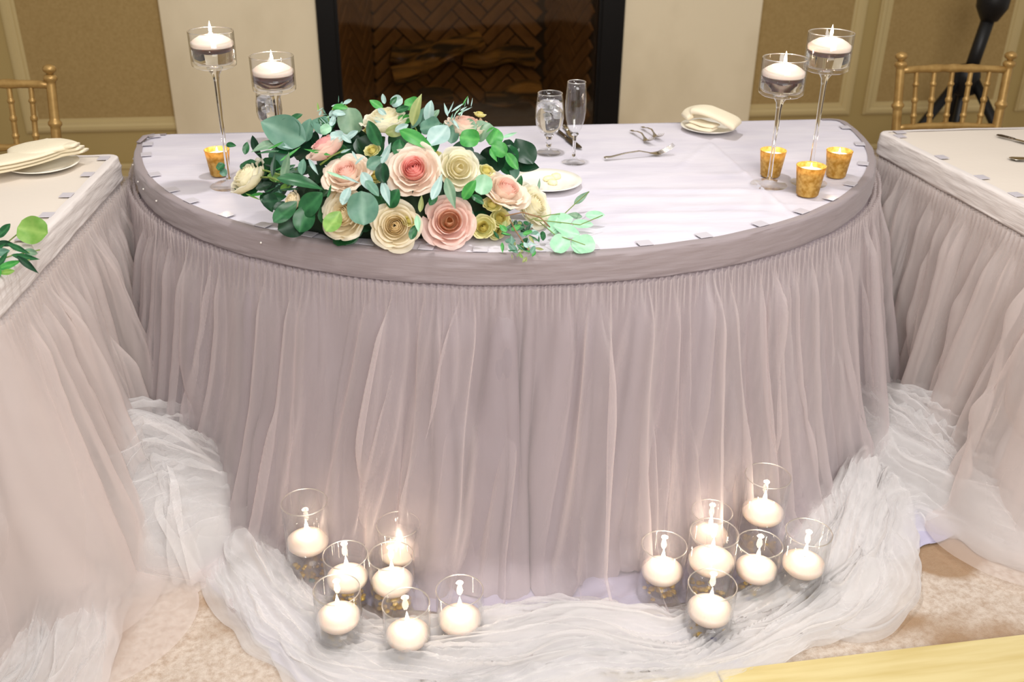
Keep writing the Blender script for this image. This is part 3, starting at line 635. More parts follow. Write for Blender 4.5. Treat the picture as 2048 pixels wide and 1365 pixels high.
def cylinder_candle(px, hrim, rpx, clabel, llabel, gl, wlev, blue=None, zb=.010):
    """glass cylinder standing on the floor; px = base centre in the photograph"""
    X = onz(px[0], px[1], zb); r = rpx*1.035
    t = thing('glass_cylinder', clabel, 'vase', (X[0], X[1], zb), 0, gl+' cylinders')
    m = MB(); cup_glass(m, r, hrim); m.build('glass_wall', 'glass', t, True); rim(t, r-.001, hrim)
    wz = wlev
    MB().lathe([(0, .0065), (r-.0035, .0065), (r-.0028, wz+.0008), (r-.004, wz), (0, wz)], 48).build('water', 'water_thin', t, True)
    floating(llabel, (X[0]+random.uniform(-.001, .001), X[1], zb+wz-.016), r-.0035, gl+' candles')
    # gems
    g = MB()
    for i in range(34):
        a = random.uniform(0, 2*PI); rr = (r-.011)*math.sqrt(random.random()); z = .0125+random.random()*.018; q = random.uniform(.005, .0085)
        g.lathe([(0, -q*.6), (q*.8, -q*.35), (q, 0), (q*.7, q*.4), (0, q*.55)], 7, (rr*math.cos(a), rr*math.sin(a), z))
    o = g.build('glass_gems', 'gold_peb', None, True, (X[0], X[1], zb)); tag(o, 'gold glass gems lying in the bottom of the '+clabel, 'gems', None, 'stuff')
    if blue:
        for j, (mname, a) in enumerate(blue):
            d = -PI/2+a; rr = r-.012
            b = MB().lathe([(0, -.006), (.008, -.004), (.0105, 0), (.007, .004), (0, .0055)], 14).build('glass_gem', mname, None, True, (X[0]+rr*math.cos(d), X[1]+rr*math.sin(d), zb+.024)); b.scale = (.8, .45, 1)
            tag(b, ('cobalt blue' if mname == 'blue_peb' else 'teal green')+' glass gem in the '+clabel, 'gem')
LG, RG = 'left group', 'right group'
cyls = [
 ((624, 1156), .216, .0495, 'tallest glass cylinder of the left floor group', 'floating candle in the tallest cylinder of the left group', LG, .103, [('blue_peb', -.5), ('teal_peb', .1)]),
 ((699, 1212), .145, .0475, 'short glass cylinder at the left rear, right of the tall one', 'floating candle in the short cylinder right of the tall left one', LG, .078, None),
 ((802, 1160), .160, .0475, 'rearmost glass cylinder of the left group, against the skirt', 'floating candle rearmost in the left group, nearest the skirt', LG, .080, None),
 ((788, 1218), .150, .0480, 'glass cylinder in the middle of the left group', 'floating candle in the middle of the left group', LG, .075, None),
 ((683, 1288), .150, .0475, 'front left glass cylinder of the left group', 'floating candle front left in the left group', LG, .072, None),
 ((817, 1314), .146, .0475, 'frontmost glass cylinder of the left group', 'floating candle frontmost in the left group', LG, .060, None),
 ((921, 1288), .148, .0480, 'rightmost glass cylinder of the left group', 'floating candle rightmost in the left group', LG, .066, [('blue_peb', .6)]),
 ((1318, 1192), .146, .0490, 'leftmost glass cylinder of the right floor group', 'floating candle leftmost in the right group', RG, .070, None),
 ((1411, 1125), .150, .0460, 'rearmost glass cylinder of the right group, half hidden behind', 'floating candle rearmost in the right group, half hidden', RG, .080, None),
 ((1412, 1194), .182, .0520, 'medium tall glass cylinder in the middle of the right group', 'floating candle in the medium tall middle cylinder, right group', RG, .100, None),
 ((1503, 1194), .152, .0485, 'short glass cylinder below the tallest of the right group', 'floating candle in the short cylinder below the tallest, right group', RG, .078, [('teal_peb', -.2), ('blue_peb', -.6)]),
 ((1594, 1196), .187, .0490, 'rightmost glass cylinder of the right group', 'floating candle rightmost in the right group', RG, .095, None),
 ((1512, 1106), .226, .0510, 'tallest glass cylinder of the right floor group', 'floating candle in the tallest cylinder of the right group', RG, .118, None),
 ((1412, 1270), .140, .0500, 'frontmost glass cylinder of the right group', 'floating candle frontmost in the right group', RG, .066, [('blue_peb', .05)]),
]
for c in cyls: cylinder_candle(*c)

def stem_stand(px, hrim, r, lab, wl, cuph=.085):
    X = onz(px[0], px[1], .7665); z0 = .7668
    t = thing('candle_stand', lab, 'candle holder', (X[0], X[1], z0), 0, 'tall stemmed candle stands')
    cb = hrim-cuph
    MB().lathe([(0, 0), (.046, 0), (.047, .0012), (.044, .0028), (.022, .005), (.010, .012), (.0066, .022)], 40).build('foot', 'glass', t, True)
    MB().lathe([(0, .016), (.006, .018), (.0058, .025), (.0050, .06), (.0052, cb*.5), (.0065, cb-.035), (.009, cb-.018), (.017, cb-.006), (.019, cb-.001), (0, cb-.001)], 40).build('stem', 'glass_solid', t, True)
    m = MB(); m.lathe([(0, cb), (r-.008, cb), (r-.001, cb+.005), (r, cb+.012), (r, hrim-.001), (r-.001, hrim), (r-.0022, hrim-.001), (r-.0022, cb+.016), (r-.008, cb+.0095), (0, cb+.0085)], 56); m.build('cup', 'glass', t, True)
    rim(t, r-.0011, hrim); 
    wz = hrim-cuph+wl
    MB().lathe([(0, cb+.012), (r-.010, cb+.012), (r-.004, cb+.017), (r-.0032, wz), (0, wz)], 56).build('water', 'water', t, True)
    floating('floating candle in the '+lab, (X[0], X[1], z0+wz-.016), r-.0028, 'candles on the tall stands', .10, .9)
stem_stand((459, 372), .372, .0520, 'tall clear glass candle stand at the far left of the table', .048, .082)
stem_stand((566, 352), .300, .0530, 'shorter clear glass candle stand behind the flowers', .042, .085)
stem_stand((1537, 370), .315, .0545, 'shorter clear glass candle stand of the right pair', .046, .088)
stem_stand((1617, 366), .372, .0545, 'taller clear glass candle stand of the right pair', .050, .090)

def votive(px, h, r, lab):
    X = onz(px[0], px[1], .7665); z0 = .7668
    t = thing('votive_holder', lab, 'candle holder', (X[0], X[1], z0), 0, 'gold votive holders')
    rb = r*.74
    MB().lathe([(0, 0), (rb-.003, 0), (rb, .003), (r-.0006, h-.002), (r, h), (r-.0018, h), (r-.003, h-.004), (rb-.0025, .007), (0, .006)], 40).build('glass_cup', 'mercury', t, True)
    rim(t, r-.0006, h, .0009).data.materials[0] = M['mercury']
    c = thing('votive_candle', 'small lit candle in the '+lab.replace('mercury glass ', ''), 'candle', (X[0], X[1], z0), 0, 'votive candles')
    zt = h-.012
    MB().lathe([(0, .0075), (rb-.004, .0075), (r-.0062, zt+.001), (r-.008, zt), (.006, zt-.001), (0, zt-.0015)], 32).build('wax', 'wax', c, True); flame_part(c, zt, .55, .16)
votive((440, 350), .066, .0315, 'gold mercury glass votive at the far left of the table')
votive((1540, 352), .068, .0335, 'gold mercury glass votive behind the right pair of stands, leftmost of three')
votive((1614, 390), .074, .0360, 'gold mercury glass votive frontmost of three at right')
votive((1671, 353), .068, .0335, 'gold mercury glass votive nearest the right table edge')

# ================================================================== glassware
def goblet(px, lab, hh=.165):
    X = onz(px[0], px[1], .7665); z0 = .7668; k = hh/.165
    t = thing('water_goblet', lab, 'glass', (X[0], X[1], z0), 0, 'stemmed water goblets')
    MB().lathe([(0, 0), (.034*k, 0), (.035*k, .0012), (.030*k, .003), (.012*k, .006), (.0075*k, .012), (.0065*k, .022)], 40).build('foot', 'glass', t, True)
    MB().lathe([(0, .014), (.006, .018), (.0085*k, .029), (.0065*k, .035), (.008*k, .043), (.013*k, .050*k), (0, .051*k)], 40).build('stem', 'glass_solid', t, True)
    prof = [(.0, .050), (.012, .051), (.026, .060), (.036, .078), (.0395, .098), (.0385, .122), (.0355, .145), (.0335, .164)]
    p2 = [(r*k, z*k) for r, z in prof]; inn = [((r-.0012)*k if r > .01 else 0, (z+.0015)*k if i < 3 else z*k) for i, (r, z) in enumerate(prof)]
    MB().lathe(p2+inn[::-1], 48).build('bowl', 'glass', t, True); rim(t, .0329*k, .1645*k, .0009)
    wp = [(0, .0545), (.010, .0545), (.0235, .0625), (.0335, .079), (.0372, .098), (.0362, .122), (.0338, .143), (.033, .1435), (0, .143)]
    MB().lathe([(r*k, z*k) for r, z in wp], 48).build('water', 'water', t, True)
    for i in range(5):
        a = i*1.4; w = .017
        b = MB().box(-w/2, -w/2, -w/2, w/2, w/2, w/2, .003).build('ice_cube', 'ice', t); b.location = (.016*math.cos(a)*k, .016*math.sin(a)*k, (.106+.013*(i % 3))*k); b.rotation_euler = (a, a*1.3, .4*a)
goblet((1097, 306), 'water goblet with ice beside the champagne flute, right of the flowers')
goblet((545, 284), 'water goblet behind the shorter left candle stand', .150)
X = onz(1147, 325, .7665); fl = thing('champagne_flute', 'empty champagne flute standing right of the water goblet', 'glass', (X[0], X[1], .7668))
MB().lathe([(0, 0), (.032, 0), (.033, .0012), (.028, .003), (.012, .008), (.006, .018)], 40).build('foot', 'glass', fl, True)
MB().lathe([(0, .014), (.0048, .018), (.0042, .03), (.0042, .058), (.006, .070), (.011, .078), (0, .079)], 24).build('stem', 'glass_solid', fl, True)
fp_ = [(0, .078), (.010, .080), (.018, .094), (.0245, .115), (.0275, .140), (.0275, .168), (.0255, .196), (.0240, .214)]
MB().lathe(fp_+[((r-.0011) if r > .009 else 0, z+(.002 if i < 2 else 0)) for i, (r, z) in enumerate(fp_)][::-1], 44).build('bowl', 'glass', fl, True); rim(fl, .0234, .2145, .0009)

# ================================================================== plates, cutlery, napkins
def plate(px, r, lab, z=.766):
    X = onz(px[0], px[1], z); t = thing('bread_plate', lab, 'plate', (X[0], X[1], z), 0, None)
    MB().lathe([(0, .0015), (r*.55, .0015), (r*.58, 0), (r*.62, .0015), (r*.80, .006), (r, .0125), (r+.0008, .0138), (r, .015), (r*.82, .0092), (r*.66, .0052), (r*.6, .004), (0, .0038)], 64).build('dish', 'porcelain', t, True); return X
pl1 = plate((1093, 370), .088, 'white bread plate right of the flowers, bearing butter')
for i, (u, v, s, rot) in enumerate(((1098, 357, .016, .3), (1112, 352, .017, 1.1), (1105, 364, .015, 2.1))):
    X = onz(u, v, .776); b = MB().lathe([(0, 0), (s*.8, 0), (s, .004), (s*.9, .009), (s*.5, .012), (0, .011)], 9).build('butter_rosette', 'butter', None, True, (X[0], X[1], .7702))
    b.scale = (1, .8, 1); b.rotation_euler = (0, 0, rot)
    tag(b, ('leftmost pale butter rosette on the bread plate', 'rearmost pale butter rosette on the bread plate', 'frontmost pale butter rosette on the bread plate')[i], 'butter', 'butter rosettes')
plate((1416, 260), .082, 'white bread plate under the napkin at the far right of the table')
plate((88, 336), .088, 'white bread plate under the napkin on the left-hand table')

def fork(p0, p1, roll, lab, z=.768, arch=.018, sc=1.0):
    """p0 handle end, p1 tine tips (world xy)"""
    a = np.array([p0[0], p0[1], z]); b = np.array([p1[0], p1[1], z]); L = np.linalg.norm(b-a); d = (b-a)/L
    t = thing('fork', lab, 'fork', (a[0], a[1], z), math.atan2(d[1], d[0]), 'silver forks on the main table')
    xs = np.array([0, .03, .1, .3, .5, .62, .68, .74, .80])*L; zz = np.array([.002, .003, .003, .010, .013, .007, .003, .001, .002])*sc+.0015
    wd_ = [.010, .013, .010, .006, .0055, .006, .012, .021, .022]; th = [.002, .0028, .0026, .0032, .0034, .003, .0022, .0018, .0016]
    MB().bar([(x, 0, q) for x, q in zip(xs, zz)], wd_, th).build('handle', 'steel', t, True)
    for k in (-1.5, -.5, .5, 1.5):
        MB().bar([(L*.79, k*.0052, zz[-1]), (L*.88, k*.0056, .004+arch*.25), (L*.95, k*.0056, .004+arch*.6), (L, k*.005, .004+arch)], [.0042, .0034, .003, .0012], [.0016, .0014, .0012, .0008]).build('tine', 'steel', t, True)
    t.rotation_euler = (roll, 0, t.rotation_euler[2]); return t
fork(onz(1208, 318, .768), onz(1345, 306, .768), .15, 'silver fork lying alone in the middle right of the cloth', arch=.022)
fork(onz(1262, 263, .768), onz(1304, 290, .768), 0, 'silver fork, left one of the close pair near the back edge')
fork(onz(1284, 256, .768), onz(1322, 282, .768), 0, 'silver fork, right one of the close pair near the back edge')
def knife(p0, p1, lab, mat='dark_steel', mh='steel', z=.7675, grp='table knives'):
    a = np.array(p0); b = np.array(p1); L = np.linalg.norm((b-a)[:2]); t = thing('table_knife', lab, 'knife', (a[0], a[1], z), math.atan2(b[1]-a[1], b[0]-a[0]), grp)
    MB().bar([(0, 0, .004), (L*.08, 0, .0045), (L*.3, 0, .0045), (L*.44, 0, .004)], [.012, .016, .013, .010], [.004, .006, .006, .005]).build('handle', mh, t, True)
    MB().bar([(L*.44, 0, .004), (L*.5, 0, .0035), (L*.75, .001, .003), (L*.93, .001, .003), (L, .004, .003)], [.010, .018, .021, .018, .004], [.003, .0018, .0016, .0014, .001]).build('blade', mat, t, True)
knife(onz(1113, 262, .768), onz(1160, 298, .768), 'dark knife lying behind the goblet and flute, front one', 'dark_steel', 'dark_steel')
knife(onz(1128, 252, .768), onz(1146, 278, .768), 'bright knife lying behind the goblet and flute, rear one', 'steel', 'steel')
knife(onz(1994, 272, .768), onz(2075, 292, .768), 'table knife on the right-hand table, rear one at the frame edge', 'steel', 'dark_steel')
# spoon on right table
a = onz(2018, 318, .768); sp = thing('spoon', 'spoon lying on the right-hand table at the frame edge', 'spoon', (a[0], a[1], .7672), -.15)
MB().bar([(0, 0, .004), (.012, 0, .0025), (.03, 0, .002), (.045, 0, .003), (.055, 0, .004)], [.010, .032, .036, .024, .006], [.0015, .003, .003, .003, .002]).build('bowl', 'steel', sp, True)
MB().bar([(.053, 0, .004), (.1, 0, .008), (.15, 0, .005), (.18, 0, .003)], [.006, .005, .009, .012], [.002]*4).build('handle', 'steel', sp, True)

def napkin(path, widths, layers, thick, lab, loc, nrm=(0, 0, 1), bulge=.25):
    """folded cloth: serpentine stack of layers swept along a path; each fold is a rounded lip"""
    t = thing('napkin', lab, 'napkin', tuple(loc)); P_ = [Vector(p) for p in path]; m = len(P_)
    k = 30; ts = np.linspace(0, 1, k); tt = np.linspace(0, 1, m)
    def cr(vals): 
        v = np.interp(ts, tt, vals); ker = np.hanning(9)[1:-1]; ker /= ker.sum(); return np.convolve(np.pad(v, 3, mode='reflect', reflect_type='odd'), ker, 'valid')
    Q = np.stack([cr([p[i] for p in P_]) for i in range(3)], 1); wv = cr(widths)
    for li in range(layers):
        mb_ = MB(); V = []; F = []; n = 26; sh_ = (li-(layers-1)/2)*.006
        for i in range(k):
            tv = Q[min(i+1, k-1)]-Q[max(i-1, 0)]; tv /= np.linalg.norm(tv)+1e-9; b = np.cross(np.array(nrm), tv); b /= np.linalg.norm(b)+1e-9; a_ = np.cross(tv, b)
            endk = min(1, .35+2.2*min(ts[i], 1-ts[i])*4)**.5
            for j in range(n):
                th = 2*PI*j/n; cx = np.sign(math.cos(th))*abs(math.cos(th))**.6; cz = np.sign(math.sin(th))*abs(math.sin(th))**.75
                w = wv[i]*(1-.07*li+.012*math.sin(i*.3+li*2)); h = thick*(.5+.05*math.sin(i*.3+li))
                V.append(tuple(Q[i]+b*(cx*w/2+sh_*2)+a_*(cz*h*endk*.95+(li+.5)*thick*.92)))
        for i in range(k-1):
            for j in range(n): F.append((i*n+j, i*n+(j+1) % n, (i+1)*n+(j+1) % n, (i+1)*n+j))
        F.append(tuple(reversed(range(n)))); F.append(tuple((k-1)*n+j for j in range(n)))
        obj('folded_layer', V, F, 'napkin', t)
    return t
def rel(pts, o): return [tuple(np.array(p)-np.array(o)) for p in pts]
o_ = onz(80, 335, .782)
pp = [onz(166, 308, .800), onz(125, 312, .790), onz(70, 326, .786), onz(15, 338, .786), onz(-20, 345, .785)]
napkin(rel(pp, o_), [.035, .055, .09, .10, .09], 3, .012, 'folded cream napkin lying on the plate of the left-hand table', o_)
pp = [onz(140, 292, .805), onz(110, 296, .812), onz(60, 306, .806), onz(20, 318, .796)]
o2 = napkin(rel(pp, o_), [.07, .11, .12, .10], 1, .020, 'x', o_)
for ch in list(o2.children): ch.parent = [q for q in COL.objects if q.name == 'napkin'][0]
bpy.data.objects.remove(o2)
o_ = onz(1420, 260, .782)
pp = [onz(1372, 240, .795), onz(1390, 226, .815), onz(1410, 226, .822), onz(1440, 238, .812), onz(1462, 250, .800), onz(1470, 258, .790)]
napkin(rel(pp, o_), [.05, .075, .08, .08, .085, .075], 1, .022, 'folded cream napkin draped over the plate at the far right of the main table', o_)
nk = [q for q in COL.objects if q.name.startswith('napkin')][-1]
pp = [onz(1385, 250, .784), onz(1410, 258, .784), onz(1430, 262, .784)]
o3 = napkin(rel(pp, o_), [.05, .06, .05], 2, .009, 'x', o_)
for ch in list(o3.children): ch.parent = nk
bpy.data.objects.remove(o3)

# ================================================================== chiavari chairs
def chair(xc, yc, rz, lab):
    t = thing('chiavari_chair', lab, 'chair', (xc, yc, 0), rz, 'gold chiavari chairs')
    def bam(p0, p1, r, rings, finial=False):
        p0 = Vector(p0); p1 = Vector(p1); n = 60; pts = []; rr = []
        for i in range(n+1):
            u = i/n; pts.append(p0.lerp(p1, u)); q = r*(1-.10*u)
            for g in rings:
                dd = abs(u-g)*(p1-p0).length
                if dd < .006: q = r*1.28
            rr.append(q)
        m = MB().tube(pts, rr, 12)
        if finial:
            d = (p1-p0).normalized(); e = p1
            m.tube([e, e+d*.004, e+d*.010, e+d*.018, e+d*.026, e+d*.031], [r*.6, r*.65, r*1.15, r*1.3, r*1.0, r*.2], 12)
        return m
    w = .178; wt = .192
    # back posts: floor to top, seat at z .45, raked
    for s in (-1, 1):
        m = bam((s*w*.96, .0, 0), (s*w*.96, -.01+.0, .45), .0165, (.35, .8)); mm = bam((s*w*.96, -.01, .45), (s*wt, .055, .875), .0165, (.08, .42, .66, .97), True)
        m.add(mm.V, mm.F); m.build('back_post', 'gold', t, True)
        f = bam((s*.19, -.37, 0), (s*.19, -.365, .44), .0165, (.35, .8)); f.build('front_leg', 'gold', t, True)
        MB().tube([(s*.19, -.36, .16), (s*.175, 0, .16)], .009, 10).build('stretcher', 'gold', t, True)
    zt, zm, zl = .845, .655, .60
    yb = lambda z: -.01+.065*(z-.45)/.425
    xw = lambda z: w*.96+(wt-w*.96)*(z-.45)/.425
    def rail(z, r, lab_='back_rail', bow=.0):
        pts = [(xw(z)*k, yb(z)+bow*(1-k*k), z+.004*(1-k*k)) for k in np.linspace(-1, 1, 13)]
        rr = [r*(1.25 if abs(abs(k)-.33) < .01 or abs(k) < .02 else 1) for k in np.linspace(-1, 1, 13)]
        MB().tube(pts, rr, 12).build(lab_, 'gold', t, True)
    rail(zt, .0125, bow=.012); rail(zm, .0105, bow=.010); rail(.56, .010, bow=.01)
    for k in (-.68, -.34, 0, .34, .68):
        bo = .012*(1-k*k)
        bam((xw(zm)*k*.96, yb(zm)+bo, zm), (xw(zt)*k, yb(zt)+bo, zt), .0088, (.2, .48, .75)).build('spindle', 'gold', t, True)
    MB().box(-.195, -.385, .43, .195, .005, .455, .008).build('seat', 'gold', t)
    MB().box(-.185, -.37, .4555, .185, -.02, .495, .014).build('cushion', 'cushion', t)
    MB().tube([(-.19, -.36, .20), (.19, -.36, .20)], .009, 10).build('stretcher', 'gold', t, True)
pr = (onz(1805, 122, .875)+onz(2014, 122, .875))/2
chair(pr[0], pr[1]-.055, -.05, 'gold chiavari chair behind the right-hand table')
pl_ = onz(100, 150, .875); chair(pl_[0]-.192, pl_[1]-.055, .02, 'gold chiavari chair behind the left-hand table')

# ================================================================== black stand by the right wall
yS = 1.25
def q(u, v): return Vector(ony(u, v, yS))
hub = q(1930, 165)
hubz = hub.z+.03; bx = q(1932, 160).x
st = thing('tripod_stand', 'black metal tripod stand behind the gold chair at right', 'stand', (bx, yS, 0))
lean = .16
MB().tube([(0, 0, .06), (0, 0, hubz)], .020, 14).build('inner_pole', 'black', st, True)
MB().tube([(0, 0, hubz), (lean*(1.5-hubz), 0, 1.5)], .022, 14).build('inner_pole', 'black', st, True)
zc = q(1980, 15).z; xc = lean*(zc-hubz)
MB().tube([(0, 0, hubz-.06), (xc*.97, 0, zc-.02)], .029, 16).build('outer_pole', 'black', st, True)
MB().lathe([(.02, -.06), (.036, -.055), (.066, .0), (.068, .03), (.066, .12), (.02, .125)], 18, (xc, 0, zc)).build('locking_collar', 'black', st, True)
MB().lathe([(.02, -.09), (.052, -.075), (.058, .0), (.05, .04), (.02, .05)], 18, (0, 0, hubz)).build('leg_hub', 'black', st, True)
MB().box(-.065, -.025, hubz-.07, .0, .025, hubz+.04, .005).build('hub_bracket', 'black', st)
for a in (PI+.15, PI+.15+2.094, PI+.15-2.094):
    c, s = math.cos(a), math.sin(a); le = MB().tube([(c*.04, s*.04, hubz-.02), (c*.46, s*.46, .022)], .022, 10).build('leg', 'black', st, True)
    MB().tube([(c*.03, s*.03, .16), (c*.26, s*.26, hubz*.52)], .008, 8).build('brace', 'black', st, True)
    MB().tube([(c*.45, s*.45, .026), (c*.49, s*.49, .010)], .019, 10).build('rubber_foot', 'black', le, True)

# ================================================================== flowers
RT, UP, TO = Vector(CR[0]), Vector(CR[1]), -Vector(CR[2])
fcen = np.array([onz(790, 430, .766)[0], onz(800, 497, .766)[1]+.165, .765]); EL = np.array([.355, .170, .205])
def hit(u, v, sc=1.0):
    d = ray(u, v); E = EL*sc; o = (CAMP-fcen)/E; dd = d/E; A = dd@dd; B = o@dd; Cc = o@o-1; D = B*B-A*Cc
    t = (-B-math.sqrt(D))/A if D > 0 else -B/A
    p = CAMP+d*t
    if p[2] < .772: p = onz(u, v, .772)
    return Vector(p)
def attr_mesh(name, X, Y, Z, attr, vals):
    n, m = X.shape; V = np.stack([X.ravel(), Y.ravel(), Z.ravel()], 1); idx = np.arange(n*m).reshape(n, m)
    F = np.stack([idx[:-1, :-1], idx[1:, :-1], idx[1:, 1:], idx[:-1, 1:]], -1).reshape(-1, 4)
    me = mesh(name, V, F); a = me.attributes.new(attr, 'FLOAT', 'POINT'); a.data.foreach_set('value', np.asarray(vals, np.float32).ravel()); return me
def petal_arrays(o, half, seed, n=11, ruff=1.0, R=1.0):
    """o: 0 bud .. 1 outermost. unit flower radius, axis +z"""
    u = np.linspace(-1, 1, n); v = np.linspace(0, 1, n); U, V_ = np.meshgrid(u, v, indexing='ij')
    vt = V_*(1-.20*np.abs(U)**3.0)
    b = lambda t, p0, p1, p2: (1-t)**2*p0+2*t*(1-t)*p1+t*t*p2
    r = b(vt, .03, .25+.84*o, .035+.90*o); z = b(vt, 0, .08+.30*(1-o), .96-.36*o)
    curl = np.clip((vt-.74)/.26, 0, 1)**2; r += curl*(.02+.17*o)*(1+.3*U); z -= curl*(.03+.17*o)
    r *= 1+.05*o*ruff*pn(U*1.7, V_*1.2, seed)*V_; z += .07*ruff*pn(U*2.3, V_*1.5+4, seed+1)*V_*(.3+o)
    z += .03*ruff*np.sin(U*7+seed)*V_**4*o
    r += (.045*o+.012)*(1-np.abs(U)**2)*0 + .02*np.abs(U)**2*V_
    th = U*half*(.55+.45*np.sin(np.clip(V_*1.25, 0, 1)*PI*.5))
    # spiral: one side tucks inside
    r = r*(1-.05*(U > 0)*U*(1-o*.4))
    return r*np.cos(th), r*np.sin(th), z, V_
PET = {}
def petal_me(layer, var):
    k = (layer, var)
    if k not in PET:
        o, half = {3: (.46, .86), 4: (.64, .80), 5: (.82, .74), 6: (1.0, .70)}[layer]
        X, Y, Z, V_ = petal_arrays(o, half, layer*7+var*3); me = attr_mesh('petal', X, Y, Z, 'along', V_); me.materials.append(None); PET[k] = me
    return PET[k]
CORE = {}
def core_me(style):
    if style in CORE: return CORE[style]
    Vs = []; Fs = []; At = []; off = 0
    layers = [(.0, 3, 1.7), (.05, 3, 1.5), (.11, 3, 1.4), (.18, 4, 1.2), (.26, 4, 1.15), (.36, 5, 1.0)] if style == 'full' else [(.05, 3, 1.4), (.26, 4, 1.15), (.38, 5, 1.0)]
    for li, (o, cnt, half) in enumerate(layers):
        for k in range(cnt):
            X, Y, Z, V_ = petal_arrays(o, half, li*5+k+40, n=9, ruff=.7); a = 2*PI*k/cnt+li*.9; c, s = math.cos(a), math.sin(a)
            X, Y = X*c-Y*s, X*s+Y*c; Z = Z*(1-.03*(4-li))
            n = 9; idx = np.arange(n*n).reshape(n, n)+off; Vs.append(np.stack([X.ravel(), Y.ravel(), Z.ravel()], 1)); off += n*n
            Fs.append(np.stack([idx[:-1, :-1], idx[1:, :-1], idx[1:, 1:], idx[:-1, 1:]], -1).reshape(-1, 4)); At.append((V_*.25+.75*V_*o*2).ravel()*.8)
    me = mesh('rose', np.concatenate(Vs), np.concatenate(Fs)); a = me.attributes.new('along', 'FLOAT', 'POINT'); a.data.foreach_set('value', np.concatenate(At).astype(np.float32)); me.materials.append(None)
    CORE[style] = me; return me
def setmat(o, m): o.material_slots[0].link = 'OBJECT'; o.material_slots[0].material = m
PM = {
 'pinkcore': (petal_mat('rose_pink_core', srgb(250, 158, 154), srgb(254, 216, 204)), petal_mat('rose_blush_petal', srgb(255, 226, 212), srgb(255, 242, 228))),
 'blush': (petal_mat('rose_blush_core', srgb(252, 208, 198), srgb(255, 230, 214)), petal_mat('rose_peach_petal', srgb(255, 234, 216), srgb(255, 242, 226))),
 'pink': (petal_mat('rose_soft_pink_core', srgb(242, 172, 176), srgb(250, 205, 200)), petal_mat('rose_soft_pink_petal', srgb(254, 208, 206), srgb(255, 234, 220))),
 'dusty': (petal_mat('rose_dusty_core', srgb(216, 160, 90), srgb(250, 214, 200)), petal_mat('rose_dusty_petal', srgb(250, 206, 196), srgb(254, 230, 220))),
 'cream': (petal_mat('rose_cream_core', srgb(255, 236, 190), srgb(255, 246, 224)), petal_mat('rose_cream_petal', srgb(254, 238, 196), srgb(255, 247, 226))),
 'ivory': (petal_mat('rose_ivory_core', srgb(246, 236, 192), srgb(255, 251, 234)), petal_mat('rose_ivory_petal', srgb(242, 236, 184), srgb(255, 251, 234))),
 'yellow': (petal_mat('small_flower_core', srgb(228, 216, 110), srgb(248, 240, 176)), petal_mat('small_flower_petal', srgb(214, 218, 118), srgb(250, 244, 190))),
}
fa = thing('floral_centrepiece', 'low centrepiece of blush and cream roses with eucalyptus on the half-moon table', 'flowers', tuple(fcen))
INV = Matrix.Translation(-Vector(fcen))
# dark leafy core
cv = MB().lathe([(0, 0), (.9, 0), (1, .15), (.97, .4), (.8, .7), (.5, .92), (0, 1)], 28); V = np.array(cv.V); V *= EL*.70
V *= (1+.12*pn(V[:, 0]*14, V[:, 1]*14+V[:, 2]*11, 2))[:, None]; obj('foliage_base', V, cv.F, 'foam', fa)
def orient(axis, twist=0.0):
    z = axis.normalized(); x = Vector((0, 0, 1)).cross(z)
    x = x.normalized() if x.length > .05 else Vector((1, 0, 0)); y = z.cross(x)
    return Matrix((x, y, z)).transposed().to_4x4() @ Matrix.Rotation(twist, 4, 'Z')
def rose(u, v, wpx, face, fam, label, style='full', layers=(3, 4, 5, 6), twist=0, push=0., counts=None, sc=1.0):
    p = hit(u, v, sc); R = wpx/2/pxm(p)/{3: .62, 4: .74, 5: .90, 6: 1.06}[max(layers)]; ax = (RT*face[0]+UP*face[1]+TO*face[2]).normalized()
    base = p-ax*R*.62+TO*push
    c = link('rose' if wpx > 50 else 'small_flower', core_me(style), None, fa); setmat(c, PM[fam][0]); c['label'] = label
    c.matrix_basis = INV @ Matrix.Translation(base) @ orient(ax, twist) @ Matrix.Diagonal((R, R, R, 1))
    r = random.Random(int(u*7+v))
    for li in layers:
        n = 4 if li < 5 else 5
        for k in range(n):
            q_ = link('petal', petal_me(li, r.randrange(3)), None, c); setmat(q_, PM[fam][1])
            q_.matrix_basis = Matrix.Rotation(2*PI*k/n+li*1.1+r.uniform(-.12, .12), 4, 'Z') @ Matrix.Rotation(r.uniform(-.07, .07), 4, 'Y') @ Matrix.Diagonal((r.uniform(.95, 1.06),)*2+(r.uniform(.92, 1.08), 1))
    return c
rose(830, 342, 114, (-.05, .25, .95), 'pinkcore', 'blush rose with a pink centre, largest and facing forward', push=.035)
rose(922, 340, 88, (.28, .05, .9), 'ivory', 'ivory rose with closed rim right of the pink-centred rose', 'open', (3, 4, 5), push=.03)
rose(494, 352, 92, (-.5, .55, .5), 'ivory', 'pale yellow-ivory rose at the far left end', layers=(3, 4, 5), push=.02)
rose(652, 292, 86, (-.45, .75, .4), 'pink', 'soft pink rose at upper left', layers=(3, 4, 5), push=.03)
rose(694, 344, 104, (-.15, .55, .75), 'blush', 'peach-blush rose below the soft pink one', layers=(3, 4, 5, 6), push=.02)
rose(688, 430, 108, (-.35, .1, .9), 'cream', 'cream rose behind the large round leaf', layers=(3, 4, 5, 6), push=.02)
rose(792, 454, 104, (.05, -.05, 1), 'cream', 'cream-yellow rose at the front edge, spiral centre', push=.02, twist=1)
rose(900, 444, 110, (.1, .1, .95), 'dusty', 'dusty pink rose with a dark open centre', 'open', (3, 4, 5, 6), push=.015, twist=.6)
rose(1016, 378, 104, (.35, .55, .6), 'blush', 'pale blush rose at right', layers=(3, 4, 5, 6), push=.02)
